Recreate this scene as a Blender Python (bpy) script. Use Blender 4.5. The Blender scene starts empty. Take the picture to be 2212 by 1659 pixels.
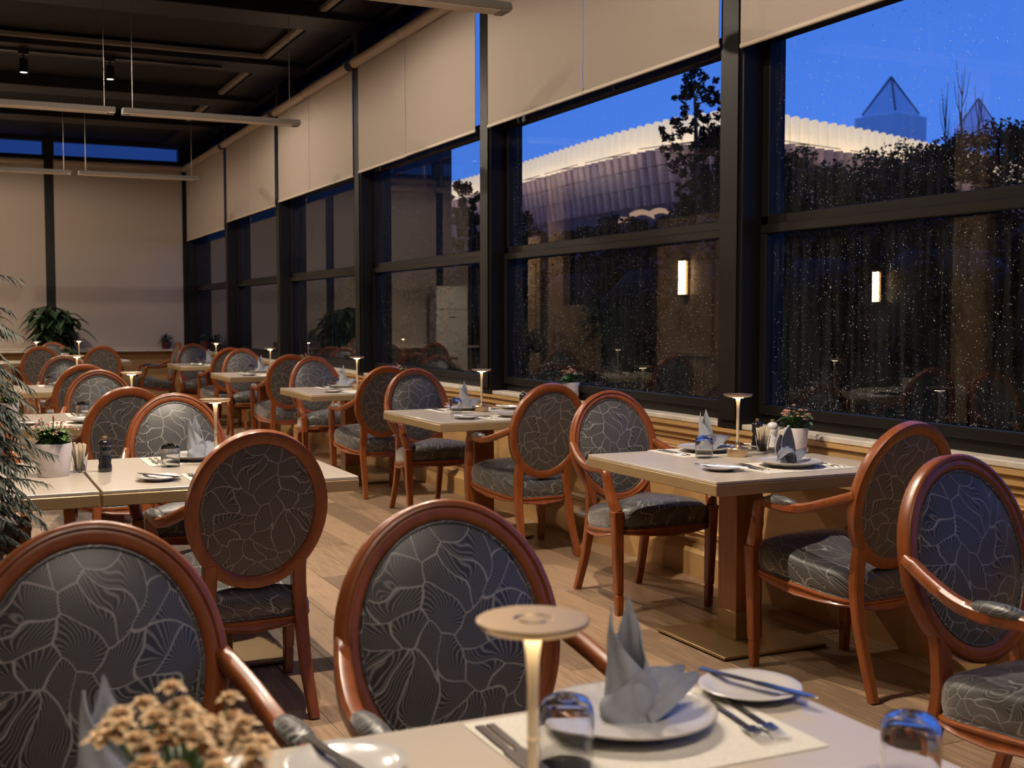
import bpy, math, random
from mathutils import Vector, Matrix
random.seed(7)
PI = math.pi
S = bpy.context.scene
COL = S.collection

# ------------------------------------------------------------------ camera
HC = 1.35
cam = bpy.data.cameras.new('camera'); cam_o = bpy.data.objects.new('camera', cam); COL.objects.link(cam_o)
cam.sensor_width = 36.0
cam.lens = 36.0 * 2600 / 2212
cam.clip_start = 0.05; cam.clip_end = 2000
cam_o.location = (0, 0, HC)
cam_o.rotation_euler = (math.radians(90 - 3.23), 0, math.radians(-25.07))
cam.dof.use_dof = True; cam.dof.focus_distance = 4.8; cam.dof.aperture_fstop = 5.6
S.camera = cam_o

# ------------------------------------------------------------------ dusk sky
W = bpy.data.worlds.new('dusk_sky'); S.world = W; W.use_nodes = True
nt = W.node_tree; nt.nodes.clear()
wo = nt.nodes.new('ShaderNodeOutputWorld'); bg = nt.nodes.new('ShaderNodeBackground')
tc = nt.nodes.new('ShaderNodeTexCoord'); sx = nt.nodes.new('ShaderNodeSeparateXYZ'); cr = nt.nodes.new('ShaderNodeValToRGB')
nt.links.new(tc.outputs['Generated'], sx.inputs[0]); nt.links.new(sx.outputs['Z'], cr.inputs[0])
cr.color_ramp.elements[0].position = 0.0; cr.color_ramp.elements[0].color = (.075, .235, .86, 1)
cr.color_ramp.elements[1].position = 0.7; cr.color_ramp.elements[1].color = (.03, .10, .52, 1)
nt.links.new(cr.outputs[0], bg.inputs[0]); bg.inputs[1].default_value = 1.18
nt.links.new(bg.outputs[0], wo.inputs[0])

# ------------------------------------------------------------------ view and render look
S.view_settings.view_transform = 'Standard'; S.view_settings.look = 'None'
S.view_settings.exposure = 0.0; S.view_settings.gamma = 1.0; S.view_settings.use_curve_mapping = False
S.cycles.use_denoising = True
S.cycles.max_bounces = 5; S.cycles.diffuse_bounces = 3; S.cycles.glossy_bounces = 3; S.cycles.transmission_bounces = 5; S.cycles.transparent_max_bounces = 12
S.cycles.use_adaptive_sampling = True; S.cycles.adaptive_threshold = .11; S.cycles.adaptive_min_samples = 24; S.cycles.light_sampling_threshold = .03
S.cycles.sample_clamp_indirect = 6.0; S.cycles.caustics_reflective = False; S.cycles.caustics_refractive = False
SPOT_W = (215.0, 125.0, 30.0, 45.0)     # beam of a track spotlight: window side, middle, wall side; dimmed row behind the camera
FILL_W = (98.0, 32.0, 32.0, 10.0)      # added beside each beam to brighten the blinds: wide spill
SPOT_COL = (1.0, .84, .67)

# ------------------------------------------------------------------ materials
MATS = {}
def mat(name, col, rough=.5, metal=0.0, spec=.5, coat=0.0, var=0.0, scale=8.0, stretch=(1, 1, 1), emit=None, estr=0, bump=0.0, sheen=0, trans=0, rnd=0.0):
    m = bpy.data.materials.new(name); m.use_nodes = True; MATS[name] = m
    t = m.node_tree; b = t.nodes['Principled BSDF']
    b.inputs['Base Color'].default_value = (*col, 1); b.inputs['Roughness'].default_value = rough
    b.inputs['Metallic'].default_value = metal; b.inputs['Specular IOR Level'].default_value = spec
    b.inputs['Coat Weight'].default_value = coat; b.inputs['Coat Roughness'].default_value = .15
    b.inputs['Sheen Weight'].default_value = sheen
    if emit:
        b.inputs['Emission Color'].default_value = (*emit, 1); b.inputs['Emission Strength'].default_value = estr
    if var or bump or rnd:
        tcn = t.nodes.new('ShaderNodeTexCoord'); mp = t.nodes.new('ShaderNodeMapping'); nz = t.nodes.new('ShaderNodeTexNoise')
        mp.inputs['Scale'].default_value = stretch; nz.inputs['Scale'].default_value = scale; nz.inputs['Detail'].default_value = 5
        t.links.new(tcn.outputs['Object'], mp.inputs[0]); t.links.new(mp.outputs[0], nz.inputs['Vector'])
        src = nz.outputs['Fac']
        if rnd:
            oi = t.nodes.new('ShaderNodeObjectInfo'); ad = t.nodes.new('ShaderNodeVectorMath'); ad.operation = 'SCALE'
            ad.inputs[0].default_value = (17, 31, 23); t.links.new(oi.outputs['Random'], ad.inputs['Scale'])
            t.links.new(ad.outputs[0], mp.inputs['Location'])
            mr = t.nodes.new('ShaderNodeMath'); mr.operation = 'MULTIPLY_ADD'; mr.inputs[1].default_value = rnd; mr.inputs[2].default_value = -rnd / 2
            t.links.new(oi.outputs['Random'], mr.inputs[0])
            ma = t.nodes.new('ShaderNodeMath'); ma.operation = 'ADD'; t.links.new(nz.outputs['Fac'], ma.inputs[0]); t.links.new(mr.outputs[0], ma.inputs[1]); src = ma.outputs[0]
        rp = t.nodes.new('ShaderNodeValToRGB')
        rp.color_ramp.elements[0].position = .3; rp.color_ramp.elements[1].position = .7
        rp.color_ramp.elements[0].color = (*[c * (1 - var) for c in col], 1); rp.color_ramp.elements[1].color = (*[min(1, c * (1 + var)) for c in col], 1)
        t.links.new(src, rp.inputs[0]); t.links.new(rp.outputs[0], b.inputs['Base Color'])
        if bump:
            bp = t.nodes.new('ShaderNodeBump'); bp.inputs['Strength'].default_value = bump; bp.inputs['Distance'].default_value = .002
            t.links.new(nz.outputs['Fac'], bp.inputs['Height']); t.links.new(bp.outputs[0], b.inputs['Normal'])
    return m

def thin_glass(name, tint=(1, 1, 1), rough=0.0, ior=1.5, dirt=0.0, sheet=True):
    """architectural sheet: Fresnel mirror over clear transmission, with a faint film of dried rain"""
    m = bpy.data.materials.new(name); m.use_nodes = True; t = m.node_tree; t.nodes.clear()
    o = t.nodes.new('ShaderNodeOutputMaterial'); mx = t.nodes.new('ShaderNodeMixShader'); tr = t.nodes.new('ShaderNodeBsdfTransparent')
    gl = t.nodes.new('ShaderNodeBsdfGlossy')
    tr.inputs[0].default_value = (*tint, 1); gl.inputs['Roughness'].default_value = rough
    # Schlick reflectance of the two faces of a sheet, the same from either side
    ge = t.nodes.new('ShaderNodeNewGeometry'); dt = t.nodes.new('ShaderNodeVectorMath'); dt.operation = 'DOT_PRODUCT'
    t.links.new(ge.outputs['Incoming'], dt.inputs[0]); t.links.new(ge.outputs['Normal'], dt.inputs[1])
    def mth(op, a, b=None, c=None):
        n = t.nodes.new('ShaderNodeMath'); n.operation = op
        for i, v in enumerate((a, b, c)):
            if v is None: continue
            if isinstance(v, (int, float)): n.inputs[i].default_value = v
            else: t.links.new(v, n.inputs[i])
        return n.outputs[0]
    r0 = ((ior - 1) / (ior + 1)) ** 2
    k = mth('POWER', mth('SUBTRACT', 1.0, mth('ABSOLUTE', dt.outputs['Value'])), 5.0)
    r1 = mth('MULTIPLY_ADD', k, 1 - r0, r0)
    rr = mth('DIVIDE', mth('MULTIPLY', r1, 2.0), mth('ADD', r1, 1.0)) if sheet else r1
    t.links.new(rr, mx.inputs[0]); t.links.new(tr.outputs[0], mx.inputs[1]); t.links.new(gl.outputs[0], mx.inputs[2])
    if dirt:
        tcn = t.nodes.new('ShaderNodeTexCoord'); mp = t.nodes.new('ShaderNodeMapping'); nz = t.nodes.new('ShaderNodeTexNoise')
        mp.inputs['Scale'].default_value = (6, 26, 1.6); nz.inputs['Scale'].default_value = 1.5; nz.inputs['Detail'].default_value = 6
        rp = t.nodes.new('ShaderNodeMapRange'); rp.inputs[1].default_value = .42; rp.inputs[2].default_value = .75; rp.inputs[3].default_value = 0; rp.inputs[4].default_value = dirt
        df = t.nodes.new('ShaderNodeBsdfDiffuse'); df.inputs[0].default_value = (.8, .8, .8, 1); m2 = t.nodes.new('ShaderNodeMixShader')
        t.links.new(tcn.outputs['Object'], mp.inputs[0]); t.links.new(mp.outputs[0], nz.inputs['Vector']); t.links.new(nz.outputs['Fac'], rp.inputs[0])
        t.links.new(rp.outputs[0], m2.inputs[0]); t.links.new(mx.outputs[0], m2.inputs[1]); t.links.new(df.outputs[0], m2.inputs[2]); t.links.new(m2.outputs[0], o.inputs[0])
    else:
        t.links.new(mx.outputs[0], o.inputs[0])
    MATS[name] = m
    return m

def fabric(name, mode):
    """charcoal damask: pale curling leaf outlines filled with fine fan hatching"""
    m = bpy.data.materials.new(name); m.use_nodes = True; MATS[name] = m
    t = m.node_tree; b = t.nodes['Principled BSDF']; N = t.nodes.new; L = t.links.new
    def mth(op, a, bb=None, c=None):
        n = N('ShaderNodeMath'); n.operation = op
        for i, v in enumerate((a, bb, c)):
            if v is None: continue
            if isinstance(v, (int, float)): n.inputs[i].default_value = v
            else: L(v, n.inputs[i])
        return n.outputs[0]
    tcn = N('ShaderNodeTexCoord'); sp = N('ShaderNodeSeparateXYZ'); L(tcn.outputs['Object'], sp.inputs[0])
    X, Y, Z = sp.outputs
    if mode == 'back': u, v = X, Z
    else: u, v = mth('ADD', X, Z), mth('SUBTRACT', Y, Z)
    nz = N('ShaderNodeTexNoise'); nz.inputs['Scale'].default_value = 8; nz.inputs['Detail'].default_value = .6
    cb0 = N('ShaderNodeCombineXYZ'); L(u, cb0.inputs[0]); L(v, cb0.inputs[1]); L(cb0.outputs[0], nz.inputs['Vector'])
    sc = N('ShaderNodeSeparateColor'); L(nz.outputs['Color'], sc.inputs[0])
    u2 = mth('MULTIPLY_ADD', mth('SUBTRACT', sc.outputs[0], .5), .17, u); v2 = mth('MULTIPLY_ADD', mth('SUBTRACT', sc.outputs[1], .5), .17, v)
    cb = N('ShaderNodeCombineXYZ'); L(u2, cb.inputs[0]); L(v2, cb.inputs[1])
    ve = N('ShaderNodeTexVoronoi'); ve.voronoi_dimensions = '2D'; ve.feature = 'DISTANCE_TO_EDGE'; ve.inputs['Scale'].default_value = 15
    vf = N('ShaderNodeTexVoronoi'); vf.voronoi_dimensions = '2D'; vf.feature = 'F1'; vf.inputs['Scale'].default_value = 15
    L(cb.outputs[0], ve.inputs['Vector']); L(cb.outputs[0], vf.inputs['Vector'])
    edge = N('ShaderNodeMapRange'); edge.inputs[1].default_value = .010; edge.inputs[2].default_value = .034; edge.inputs[3].default_value = 1; edge.inputs[4].default_value = 0
    L(ve.outputs['Distance'], edge.inputs[0])
    pp = N('ShaderNodeSeparateXYZ'); L(vf.outputs['Position'], pp.inputs[0])
    dx = mth('SUBTRACT', u2, pp.outputs[0]); dy = mth('ADD', mth('SUBTRACT', v2, pp.outputs[1]), .035)
    ang = mth('ARCTAN2', dx, dy); rad = mth('SQRT', mth('ADD', mth('MULTIPLY', dx, dx), mth('MULTIPLY', dy, dy)))
    cs = N('ShaderNodeSeparateColor'); L(vf.outputs['Color'], cs.inputs[0])
    ph = mth('MULTIPLY_ADD', ang, 50, mth('MULTIPLY', mth('SUBTRACT', cs.outputs[0], .5), mth('MULTIPLY', rad, 260)))
    hat = N('ShaderNodeMapRange'); hat.inputs[1].default_value = .25; hat.inputs[2].default_value = .9; hat.inputs[3].default_value = 0; hat.inputs[4].default_value = .5
    L(mth('SINE', ph), hat.inputs[0])
    fac = mth('MAXIMUM', edge.outputs[0], hat.outputs[0])
    rp = N('ShaderNodeMix'); rp.data_type = 'RGBA'
    L(fac, rp.inputs['Factor']); rp.inputs[6].default_value = (.030, .029, .030, 1); rp.inputs[7].default_value = (.30, .285, .26, 1)
    L(rp.outputs[2], b.inputs['Base Color'])
    b.inputs['Roughness'].default_value = .40; b.inputs['Specular IOR Level'].default_value = .5
    b.inputs['Sheen Weight'].default_value = .35; b.inputs['Sheen Roughness'].default_value = .4
    return m

fabric('fabric_back', 'back'); fabric('fabric_seat', 'seat')
mat('chair_wood', (.235, .062, .014), .34, coat=.12, var=.22, scale=9, stretch=(3, 3, .6))
mat('table_top', (.56, .49, .405), .22, coat=.2, var=.04, scale=3)
mat('table_edge', (.34, .235, .115), .4, metal=.2, var=.06, scale=5)
mat('pillar_wood', (.26, .085, .03), .4, var=.2, scale=10, stretch=(3, 3, .4))
mat('brass_base', (.30, .20, .09), .42, metal=.7, var=.1, scale=4)
mat('lamp_gold', (.58, .43, .27), .34, metal=1.0)
mat('lamp_glow', (1, .9, .7), .5, emit=(1, .80, .50), estr=60)
mat('spot_lens', (1, .9, .7), .5, emit=(1, .88, .74), estr=2.5)
mat('lamp_stem', (.80, .64, .42), .4, metal=.35)
mat('porcelain', (.56, .53, .51), .2, coat=.3)
mat('rim_brown', (.42, .38, .34), .3)
mat('napkin_cloth', (.28, .295, .335), .85, var=.08, scale=60)
mat('placemat', (.66, .62, .54), .75, var=.06, scale=140, bump=.2)
mat('steel', (.62, .60, .57), .18, metal=1.0)
mat('black_mill', (.012, .011, .012), .2, coat=.4)
mat('white_mill', (.75, .73, .70), .25)
mat('gilt_cap', (.70, .46, .22), .3, metal=.9)
mat('pot_white', (.66, .60, .60), .5, var=.04, scale=40)
mat('leaf_green', (.07, .16, .03), .5, var=.35, scale=14)
mat('leaf_dark', (.022, .05, .018), .5, var=.4, scale=12)
mat('leaf_fern', (.014, .034, .012), .6, var=.45, scale=10)
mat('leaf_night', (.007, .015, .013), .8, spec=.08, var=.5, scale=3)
mat('twig', (.05, .035, .025), .8)
mat('petal_pink', (.78, .48, .38), .6, var=.18, scale=30)
mat('petal_cream', (.74, .52, .28), .6, var=.15, scale=30)
mat('sugar_stick', (.80, .68, .50), .6)
mat('soil', (.03, .02, .015), .9)
mat('pot_red', (.10, .02, .02), .4)
mat('steel_dark', (.010, .009, .0095), .42, spec=.25, var=.15, scale=3)
mat('frame_dark', (.009, .0075, .007), .45, spec=.2, var=.1, scale=4)
mat('blind_cloth', (.44, .37, .315), .9, var=.05, scale=220, bump=.15)
mat('blind_bar', (.62, .52, .42), .5)
mat('ceiling_dark', (.009, .008, .0075), .6, spec=.2, var=.3, scale=1.5, stretch=(1, 8, 1))
mat('led_strip', (.22, .18, .15), .5)
mat('diffuser', (.62, .55, .48), .5)
mat('alu', (.30, .27, .25), .4, metal=.6)
mat('maple', (.50, .30, .12), .45, coat=.1, var=.10, scale=5, stretch=(1, .5, 3))
mat('stone_sill', (.60, .54, .46), .45, var=.18, scale=9)
mat('grout', (.50, .42, .32), .8)
mat('plank', (.31, .205, .125), .42, var=.32, scale=7, stretch=(9, .7, 1), rnd=.5, bump=.1)
mat('wood_dark', (.045, .027, .018), .45, var=.2, scale=5, stretch=(3, 3, .6))
mat('wood_panel', (.42, .27, .14), .5, var=.12, scale=4)
mat('ac_white', (.66, .63, .58), .4)
mat('rubber', (.02, .02, .02), .7)
mat('sconce_glass', (1, .9, .75), .4, emit=(1, .76, .42), estr=40)
mat('asphalt', (.02, .02, .022), .9)
mat('facade_stone', (.24, .19, .21), .85, spec=.1, var=.1, scale=1)
mat('facade_shade', (.07, .055, .075), .9, spec=.1, var=.1, scale=1)  # same stone coloured darker to paint the shade between the brackets
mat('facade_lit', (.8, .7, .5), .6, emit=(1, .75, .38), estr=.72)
mat('tower_haze', (.80, .82, .86), .9)  # pale tone puts the distance haze into the colour
mat('warm_lit', (.35, .2, .08), .6, emit=(1, .55, .22), estr=.4)
thin_glass('window_glass', (.93, .95, .95), 0.0, 1.52, .02)
thin_glass('tinted_glass', (.15, .17, .22), 0.0, 1.52)
gm = mat('clear_glass', (1, 1, 1), 0.0); gm.node_tree.nodes['Principled BSDF'].inputs['Transmission Weight'].default_value = 1.0
gm.node_tree.nodes['Principled BSDF'].inputs['IOR'].default_value = 1.47
dm = mat('raindrop', (.75, .78, .82), .1, coat=1.0)

# ------------------------------------------------------------------ mesh helpers
class MB:
    def __init__(self): self.v = []; self.f = []
    def add(self, vs, fs):
        k = len(self.v); self.v += [tuple(p) for p in vs]; self.f += [tuple(i + k for i in q) for q in fs]; return self
    def loft(self, secs, closed=False, caps=True):
        n = len(secs[0]); vs = [p for s in secs for p in s]; fs = []; m = len(secs)
        for i in range(m if closed else m - 1):
            a, b = i * n, ((i + 1) % m) * n
            for j in range(n):
                j2 = (j + 1) % n; fs.append((a + j, a + j2, b + j2, b + j))
        if caps and not closed: fs += [tuple(range(n))[::-1], tuple((m - 1) * n + j for j in range(n))]
        return self.add(vs, fs)
    def box(self, x0, x1, y0, y1, z0, z1, c=0.0):
        if c <= 0:
            return self.loft([[(x0, y0, z), (x1, y0, z), (x1, y1, z), (x0, y1, z)] for z in (z0, z1)])
        def r(i, z): return [(x0 + c + i, y0 + i, z), (x1 - c - i, y0 + i, z), (x1 - i, y0 + c + i, z), (x1 - i, y1 - c - i, z), (x1 - c - i, y1 - i, z), (x0 + c + i, y1 - i, z), (x0 + i, y1 - c - i, z), (x0 + i, y0 + c + i, z)]
        k = c * .8
        return self.loft([r(k, z0), r(0, z0 + c), r(0, z1 - c), r(k, z1)])
    def lathe(self, prof, n=24, c=(0, 0, 0), caps=True):
        return self.loft([[(c[0] + r * math.cos(2 * PI * k / n), c[1] + r * math.sin(2 * PI * k / n), c[2] + z) for k in range(n)] for r, z in prof], caps=caps)
    def tube(self, pts, rad, n=8, closed=False):
        pts = [Vector(p) for p in pts]; m = len(pts); secs = []
        up = Vector((0, 0, 1))
        for i, p in enumerate(pts):
            a = pts[(i - 1) % m] if (closed or i) else p; b = pts[(i + 1) % m] if (closed or i < m - 1) else p
            d = (b - a).normalized(); s = d.cross(up)
            if s.length < 1e-3: s = d.cross(Vector((0, 1, 0)))
            s.normalize(); w = s.cross(d); r = rad(i / max(1, m - 1)) if callable(rad) else rad
            secs.append([tuple(p + r * (math.cos(2 * PI * k / n) * s + math.sin(2 * PI * k / n) * w)) for k in range(n)])
        return self.loft(secs, closed)
    def grid(self, fn, nu, nv, thick=0.0, wrap=False):
        P = [[Vector(fn(i / (nu - 1), j / (nv - 1))) for j in range(nv)] for i in range(nu)]
        vs = [P[i][j] for i in range(nu) for j in range(nv)]
        fs = [(i * nv + j, (i + 1) * nv + j, (i + 1) * nv + j + 1, i * nv + j + 1) for i in range(nu - 1) for j in range(nv - 1)]
        if thick:
            N = []
            for i in range(nu):
                for j in range(nv):
                    a = P[min(i + 1, nu - 1)][j] - P[max(i - 1, 0)][j]; b = P[i][min(j + 1, nv - 1)] - P[i][max(j - 1, 0)]
                    nn = a.cross(b); N.append(nn.normalized() if nn.length > 1e-9 else Vector((0, 0, 1)))
            k = nu * nv; vs2 = [v - n * thick for v, n in zip(vs, N)]
            fs2 = [tuple(k + q for q in f[::-1]) for f in fs]
            rim = [i * nv for i in range(nu)] + [(nu - 1) * nv + j for j in range(1, nv)] + [i * nv + nv - 1 for i in range(nu - 2, -1, -1)] + [j for j in range(nv - 2, 0, -1)]
            fs3 = [(rim[q], rim[(q + 1) % len(rim)], k + rim[(q + 1) % len(rim)], k + rim[q]) for q in range(len(rim))]
            return self.add(vs + vs2, fs + fs2 + [f[::-1] for f in fs3])
        return self.add(vs, fs)
    def mesh(self, name, m, angle=35):
        me = bpy.data.meshes.new(name); me.from_pydata(self.v, [], self.f); me.materials.append(MATS[m] if isinstance(m, str) else m)
        me.polygons.foreach_set('use_smooth', [True] * len(me.polygons))
        me.set_sharp_from_angle(angle=math.radians(angle)); me.update()
        return me
    def obj(self, name, m, parent=None, angle=35, loc=None):
        return link(name, self.mesh(name, m, angle), parent, loc)

def link(name, me, parent=None, loc=None, rz=0.0):
    o = bpy.data.objects.new(name, me); COL.objects.link(o)
    if parent is not None: o.parent = parent
    if loc is not None: o.location = loc
    if rz: o.rotation_euler = (0, 0, rz)
    return o
def tag(o, label=None, cat=None, group=None, kind=None):
    if label: o['label'] = label
    if cat: o['category'] = cat
    if group: o['group'] = group
    if kind: o['kind'] = kind
    return o
def thing(name, label, cat, loc=(0, 0, 0), rz=0.0, group=None):
    return tag(link(name, None, None, loc, rz), label, cat, group)
def children_of(o): return [c for c in bpy.data.objects if c.parent == o]
KIDS = {}
def dup(root, loc, rz, label, group=None):
    def cp(o, par):
        c = o.copy(); COL.objects.link(c); c.parent = par
        for k in KIDS[o.name]: cp(bpy.data.objects[k], c)
        return c
    if root.name not in KIDS:
        def reg(o):
            ks = children_of(o); KIDS[o.name] = [k.name for k in ks]
            for k in ks: reg(k)
        reg(root)
    c = cp(root, None); c.location = loc; c.rotation_euler = (0, 0, rz); c['label'] = label
    if group: c['group'] = group
    return c
class Maker:
    """first placement uses the built thing, later ones copy it with its parts"""
    def __init__(self, build, group=None): self.b = build; self.r = None; self.g = group
    def put(self, label, loc, rz=0.0):
        if self.r is None:
            self.r = self.b(); o = self.r; o.location = loc; o.rotation_euler = (0, 0, rz); o['label'] = label
            if self.g: o['group'] = self.g
            return o
        return dup(self.r, loc, rz, label, self.g)
def struct(name, mb, m, parent=None, angle=35):
    o = mb.obj(name, m, parent, angle)
    if parent is None: o['kind'] = 'structure'
    return o
def lerp(a, b, t): return a + (b - a) * t

# ------------------------------------------------------------------ room dimensions
XW = 3.52            # wainscot face below the window
XG = 3.62            # glass plane
YB = 19.7            # end wall
XL = -1.20           # inner side wall
YR = -8.0            # wall behind the camera
ZC = 4.06            # ceiling
CY = [19.70, 16.69, 13.86, 10.90, 7.97, 5.00, 2.05, -.90, -3.85, -6.80]   # far edge of each steel column
CWD = .19
ORD = ['furthest', 'fifth', 'fourth', 'third', 'second', 'nearest']

# ---- floor: planks over a pale bed
fl = struct('floor', MB().box(XL - .1, XW + .2, YR, YB + .1, -.05, -.004), 'grout')
PW, PL, GP = .2, 1.2, .004
pm = MB().box(-PW / 2 + GP / 2, PW / 2 - GP / 2, -PL / 2 + GP / 2, PL / 2 - GP / 2, -.006, 0, .0012).mesh('plank', 'plank')
rest = MB(); npl = 0
rows = int((XW - XL) / PW) + 1
for i in range(rows):
    x = XW - PW / 2 - i * PW
    off = (i * .4) % 1.2
    y = YR + off - .6
    while y < YB + .3:
        vis = y > x * .80 + .3 and x > y * .02 - .1 and y > 1.5 and y < 13.5 and x > .0
        ya, yb = max(y - PL / 2, YR), min(y + PL / 2, YB)
        if vis and npl < 290:
            link('plank', pm, fl, (x, y, 0)); npl += 1
        elif yb - ya > .05:
            rest.box(x - PW / 2 + GP / 2, x + PW / 2 - GP / 2, ya + GP / 2, yb - GP / 2, -.006, 0)
        y += PL
tag(rest.obj('far_planks', 'plank', fl), kind='stuff')

# ---- ceiling with beams
struct('ceiling', MB().box(XL - .1, 3.8, YR, YB + .1, ZC, ZC + .1), 'ceiling_dark')
BY = [-.55, 1.6, 3.75, 5.95, 8.1, 10.3, 12.45, 14.65, 16.8]
for i, y in enumerate(BY):
    o = struct('ceiling_beam', MB().box(XL, 3.45, y, y + .5, 3.93, ZC, .006), 'steel_dark')
    tag(o, 'dark steel ceiling beam crossing the room, %s counted from behind the camera' % ('first','second','third','fourth','fifth','sixth','seventh','eighth','ninth')[i], 'beam', 'ceiling beams')
struct('trim_1', MB().box(3.06, 3.46, YR, YB, 3.98, ZC + .02), 'steel_dark')
k = 1
for i in range(len(BY) - 1):
    k += 1
    st = MB().box(2.98, 3.04, BY[i] + .5, BY[i + 1], 3.985, 4.03, .004)
    if i in (5,): st.box(XL, 3.04, BY[i + 1] - .06, BY[i + 1] - .005, 3.985, 4.03, .004)
    struct('trim_%d' % k, st, 'led_strip')

# ---- window wall: columns, wainscot, sill
wr = struct('wall_right', MB().box(XW, XW + .18, YR, YB, 0, .80), 'maple')
for i, yc in enumerate(CY):
    c = MB().box(3.475, 3.72, yc - CWD, yc, .80, ZC)
    c.box(3.462, 3.476, yc - CWD + .03, yc - .03, .84, ZC)
    o = c.obj('column', 'frame_dark'); o['kind'] = 'structure'
struct('baseboard_right', MB().loft([[(3.47, y, 0), (XW + .02, y, 0), (XW + .02, y, .17), (3.505, y, .165), (3.49, y, .14), (3.47, y, .125)] for y in (YR, YB)]), 'maple')
struct('trim_20', MB().loft([[(XW + .02, y, .70), (3.508, y, .705), (3.508, y, .725), (3.492, y, .735), (3.492, y, .765), (3.478, y, .775), (3.478, y, .795), (XW + .02, y, .795)] for y in (YR, YB)]), 'maple')
pv = MB()
def ring_mould(mb, y0, y1, z0, z1, x, w=.035, d=.014, sgn=-1):
    def q(i, dx): return [(x + sgn * dx, y0 + i, z0 + i), (x + sgn * dx, y1 - i, z0 + i), (x + sgn * dx, y1 - i, z1 - i), (x + sgn * dx, y0 + i, z1 - i)]
    secs = [q(0, 0), q(.004, d), q(w * .45, d * .7), q(w * .6, d * 1.1), q(w, .0)]
    mb.loft(secs, caps=False)
pm_y = YR
while pm_y + .98 < YB:
    if 2.0 < pm_y < 19.0:
        b = MB(); ring_mould(b, pm_y + .04, pm_y + .92, .215, .67, XW); b.obj('panel_moulding', 'maple', wr)
    pm_y += .99
y = YR
si = 0
sillp = None
while y < YB - .05:
    y2 = min(y + 1.48, YB)
    b = MB().box(3.485, 3.70, y + .0015, y2 - .0015, .797, .823, .004)
    if sillp is None: sillp = struct('trim_30', b, 'stone_sill')
    else: b.obj('sill_slab', 'stone_sill', sillp)
    y = y2

# ---- windows: one per bay, frame + three panes + clerestory pane
def window(n, y0, y1):
    fr = MB()
    xa, xb = 3.585, 3.66
    t = .055
    for z0, z1 in ((.823, .90), (1.755, 1.835), (2.67, 2.76), (3.67, 3.79), (4.03, ZC)):
        fr.box(xa, xb, y0, y1, z0, z1, .004)
    for ya, yb in ((y0, y0 + t), (y1 - t, y1)):
        fr.box(xa, xb, ya, yb, .9, 4.03, .004)
    w = struct('window_%d' % n, fr, 'frame_dark')
    # opening sash in the lower light
    sa = MB(); xs, xe, s = 3.565, 3.60, .045
    sa.box(xs, xe, y0 + .02, y1 - .02, .875, .875 + s, .004); sa.box(xs, xe, y0 + .02, y1 - .02, 1.745, 1.745 + s, .004)
    sa.box(xs, xe, y0 + .02, y0 + .02 + s, .92, 1.745, .004); sa.box(xs, xe, y1 - .02 - s, y1 - .02, .92, 1.745, .004)
    sa.obj('sash', 'frame_dark', w)
    for z0, z1 in ((.90, 1.755), (1.835, 2.67), (2.76, 3.67), (3.79, 4.03)):
        MB().add([(XG, y0 + t, z0), (XG, y1 - t, z0), (XG, y1 - t, z1), (XG, y0 + t, z1)], [(0, 1, 2, 3)]).obj('pane', 'window_glass' if z0 < 3.7 else 'tinted_glass', w)
    return w
WIN = []
for i in range(len(CY) - 1):
    WIN.append(window(i + 1, CY[i + 1], CY[i] - CWD))

# ---- raindrops on the glass of the three nearest bays
def drops(w, y0, y1, z0, z1, n, seed, fall):
    r = random.Random(seed); b = MB()
    for _ in range(n):
        y = r.uniform(y0, y1); q = r.random() ** fall; z = lerp(z0, z1, q)
        s = r.choice((.0009, .0010, .0012, .0015, .0021)); h = s * r.uniform(1, 1.6)
        x = XG - .0004
        b.add([(x, y - s, z), (x, y, z - h), (x, y + s, z), (x, y, z + h), (x - s * .8, y, z)], [(0, 1, 4), (1, 2, 4), (2, 3, 4), (3, 0, 4)])
    tag(b.obj('raindrops', 'raindrop', w, 80), kind='stuff')
drops(WIN[5], 2.1, 4.75, .92, 2.64, 7000, 1, 1.35)
drops(WIN[4], 5.05, 7.72, .92, 2.5, 4200, 2, 1.5)
drops(WIN[3], 8.03, 10.65, .92, 2.4, 1200, 3, 1.3)

# ---- end wall
struct('wall_back', MB().box(XL - .1, XW, YB, YB + .12, 0, .80), 'maple')
struct('trim_31', MB().box(XL, XW - .02, YB - .32, YB + .2, .80, .83, .005), 'stone_sill')
struct('trim_32', MB().box(XL, XW, YB - .02, YB, .70, .80, .006).box(XL, XW, YB - .03, YB, 0, .15, .006), 'maple')
for x0, x1 in ((1.35, 1.51), (3.36, 3.48), (-.62, -.46), (XL - .05, XL + .12)):
    o = MB().box(x0, x1, YB - .07, YB + .1, .83, ZC).obj('column', 'steel_dark'); o['kind'] = 'structure'
struct('trim_33', MB().box(XL, XW, YB - .04, YB + .1, 3.66, 3.79, .005).box(XL, XW, YB - .04, YB + .1, 4.0, ZC, .005), 'steel_dark')
for j, (x0, x1) in enumerate(((1.51, 3.36), (-.46, 1.35), (XL + .1, -.62))):
    o = struct('window_%d' % (12 + j), MB().box(x0, x1, YB, YB + .06, .83, .88).box(x0, x1, YB, YB + .06, 3.62, 3.67), 'steel_dark')
    for za, zb, gm_ in ((.85, 3.64, 'window_glass'), (3.70, 4.02, 'tinted_glass')):
        MB().add([(x0, YB + .03, za), (x1, YB + .03, za), (x1, YB + .03, zb), (x0, YB + .03, zb)], [(0, 1, 2, 3)]).obj('pane', gm_, o)

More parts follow.
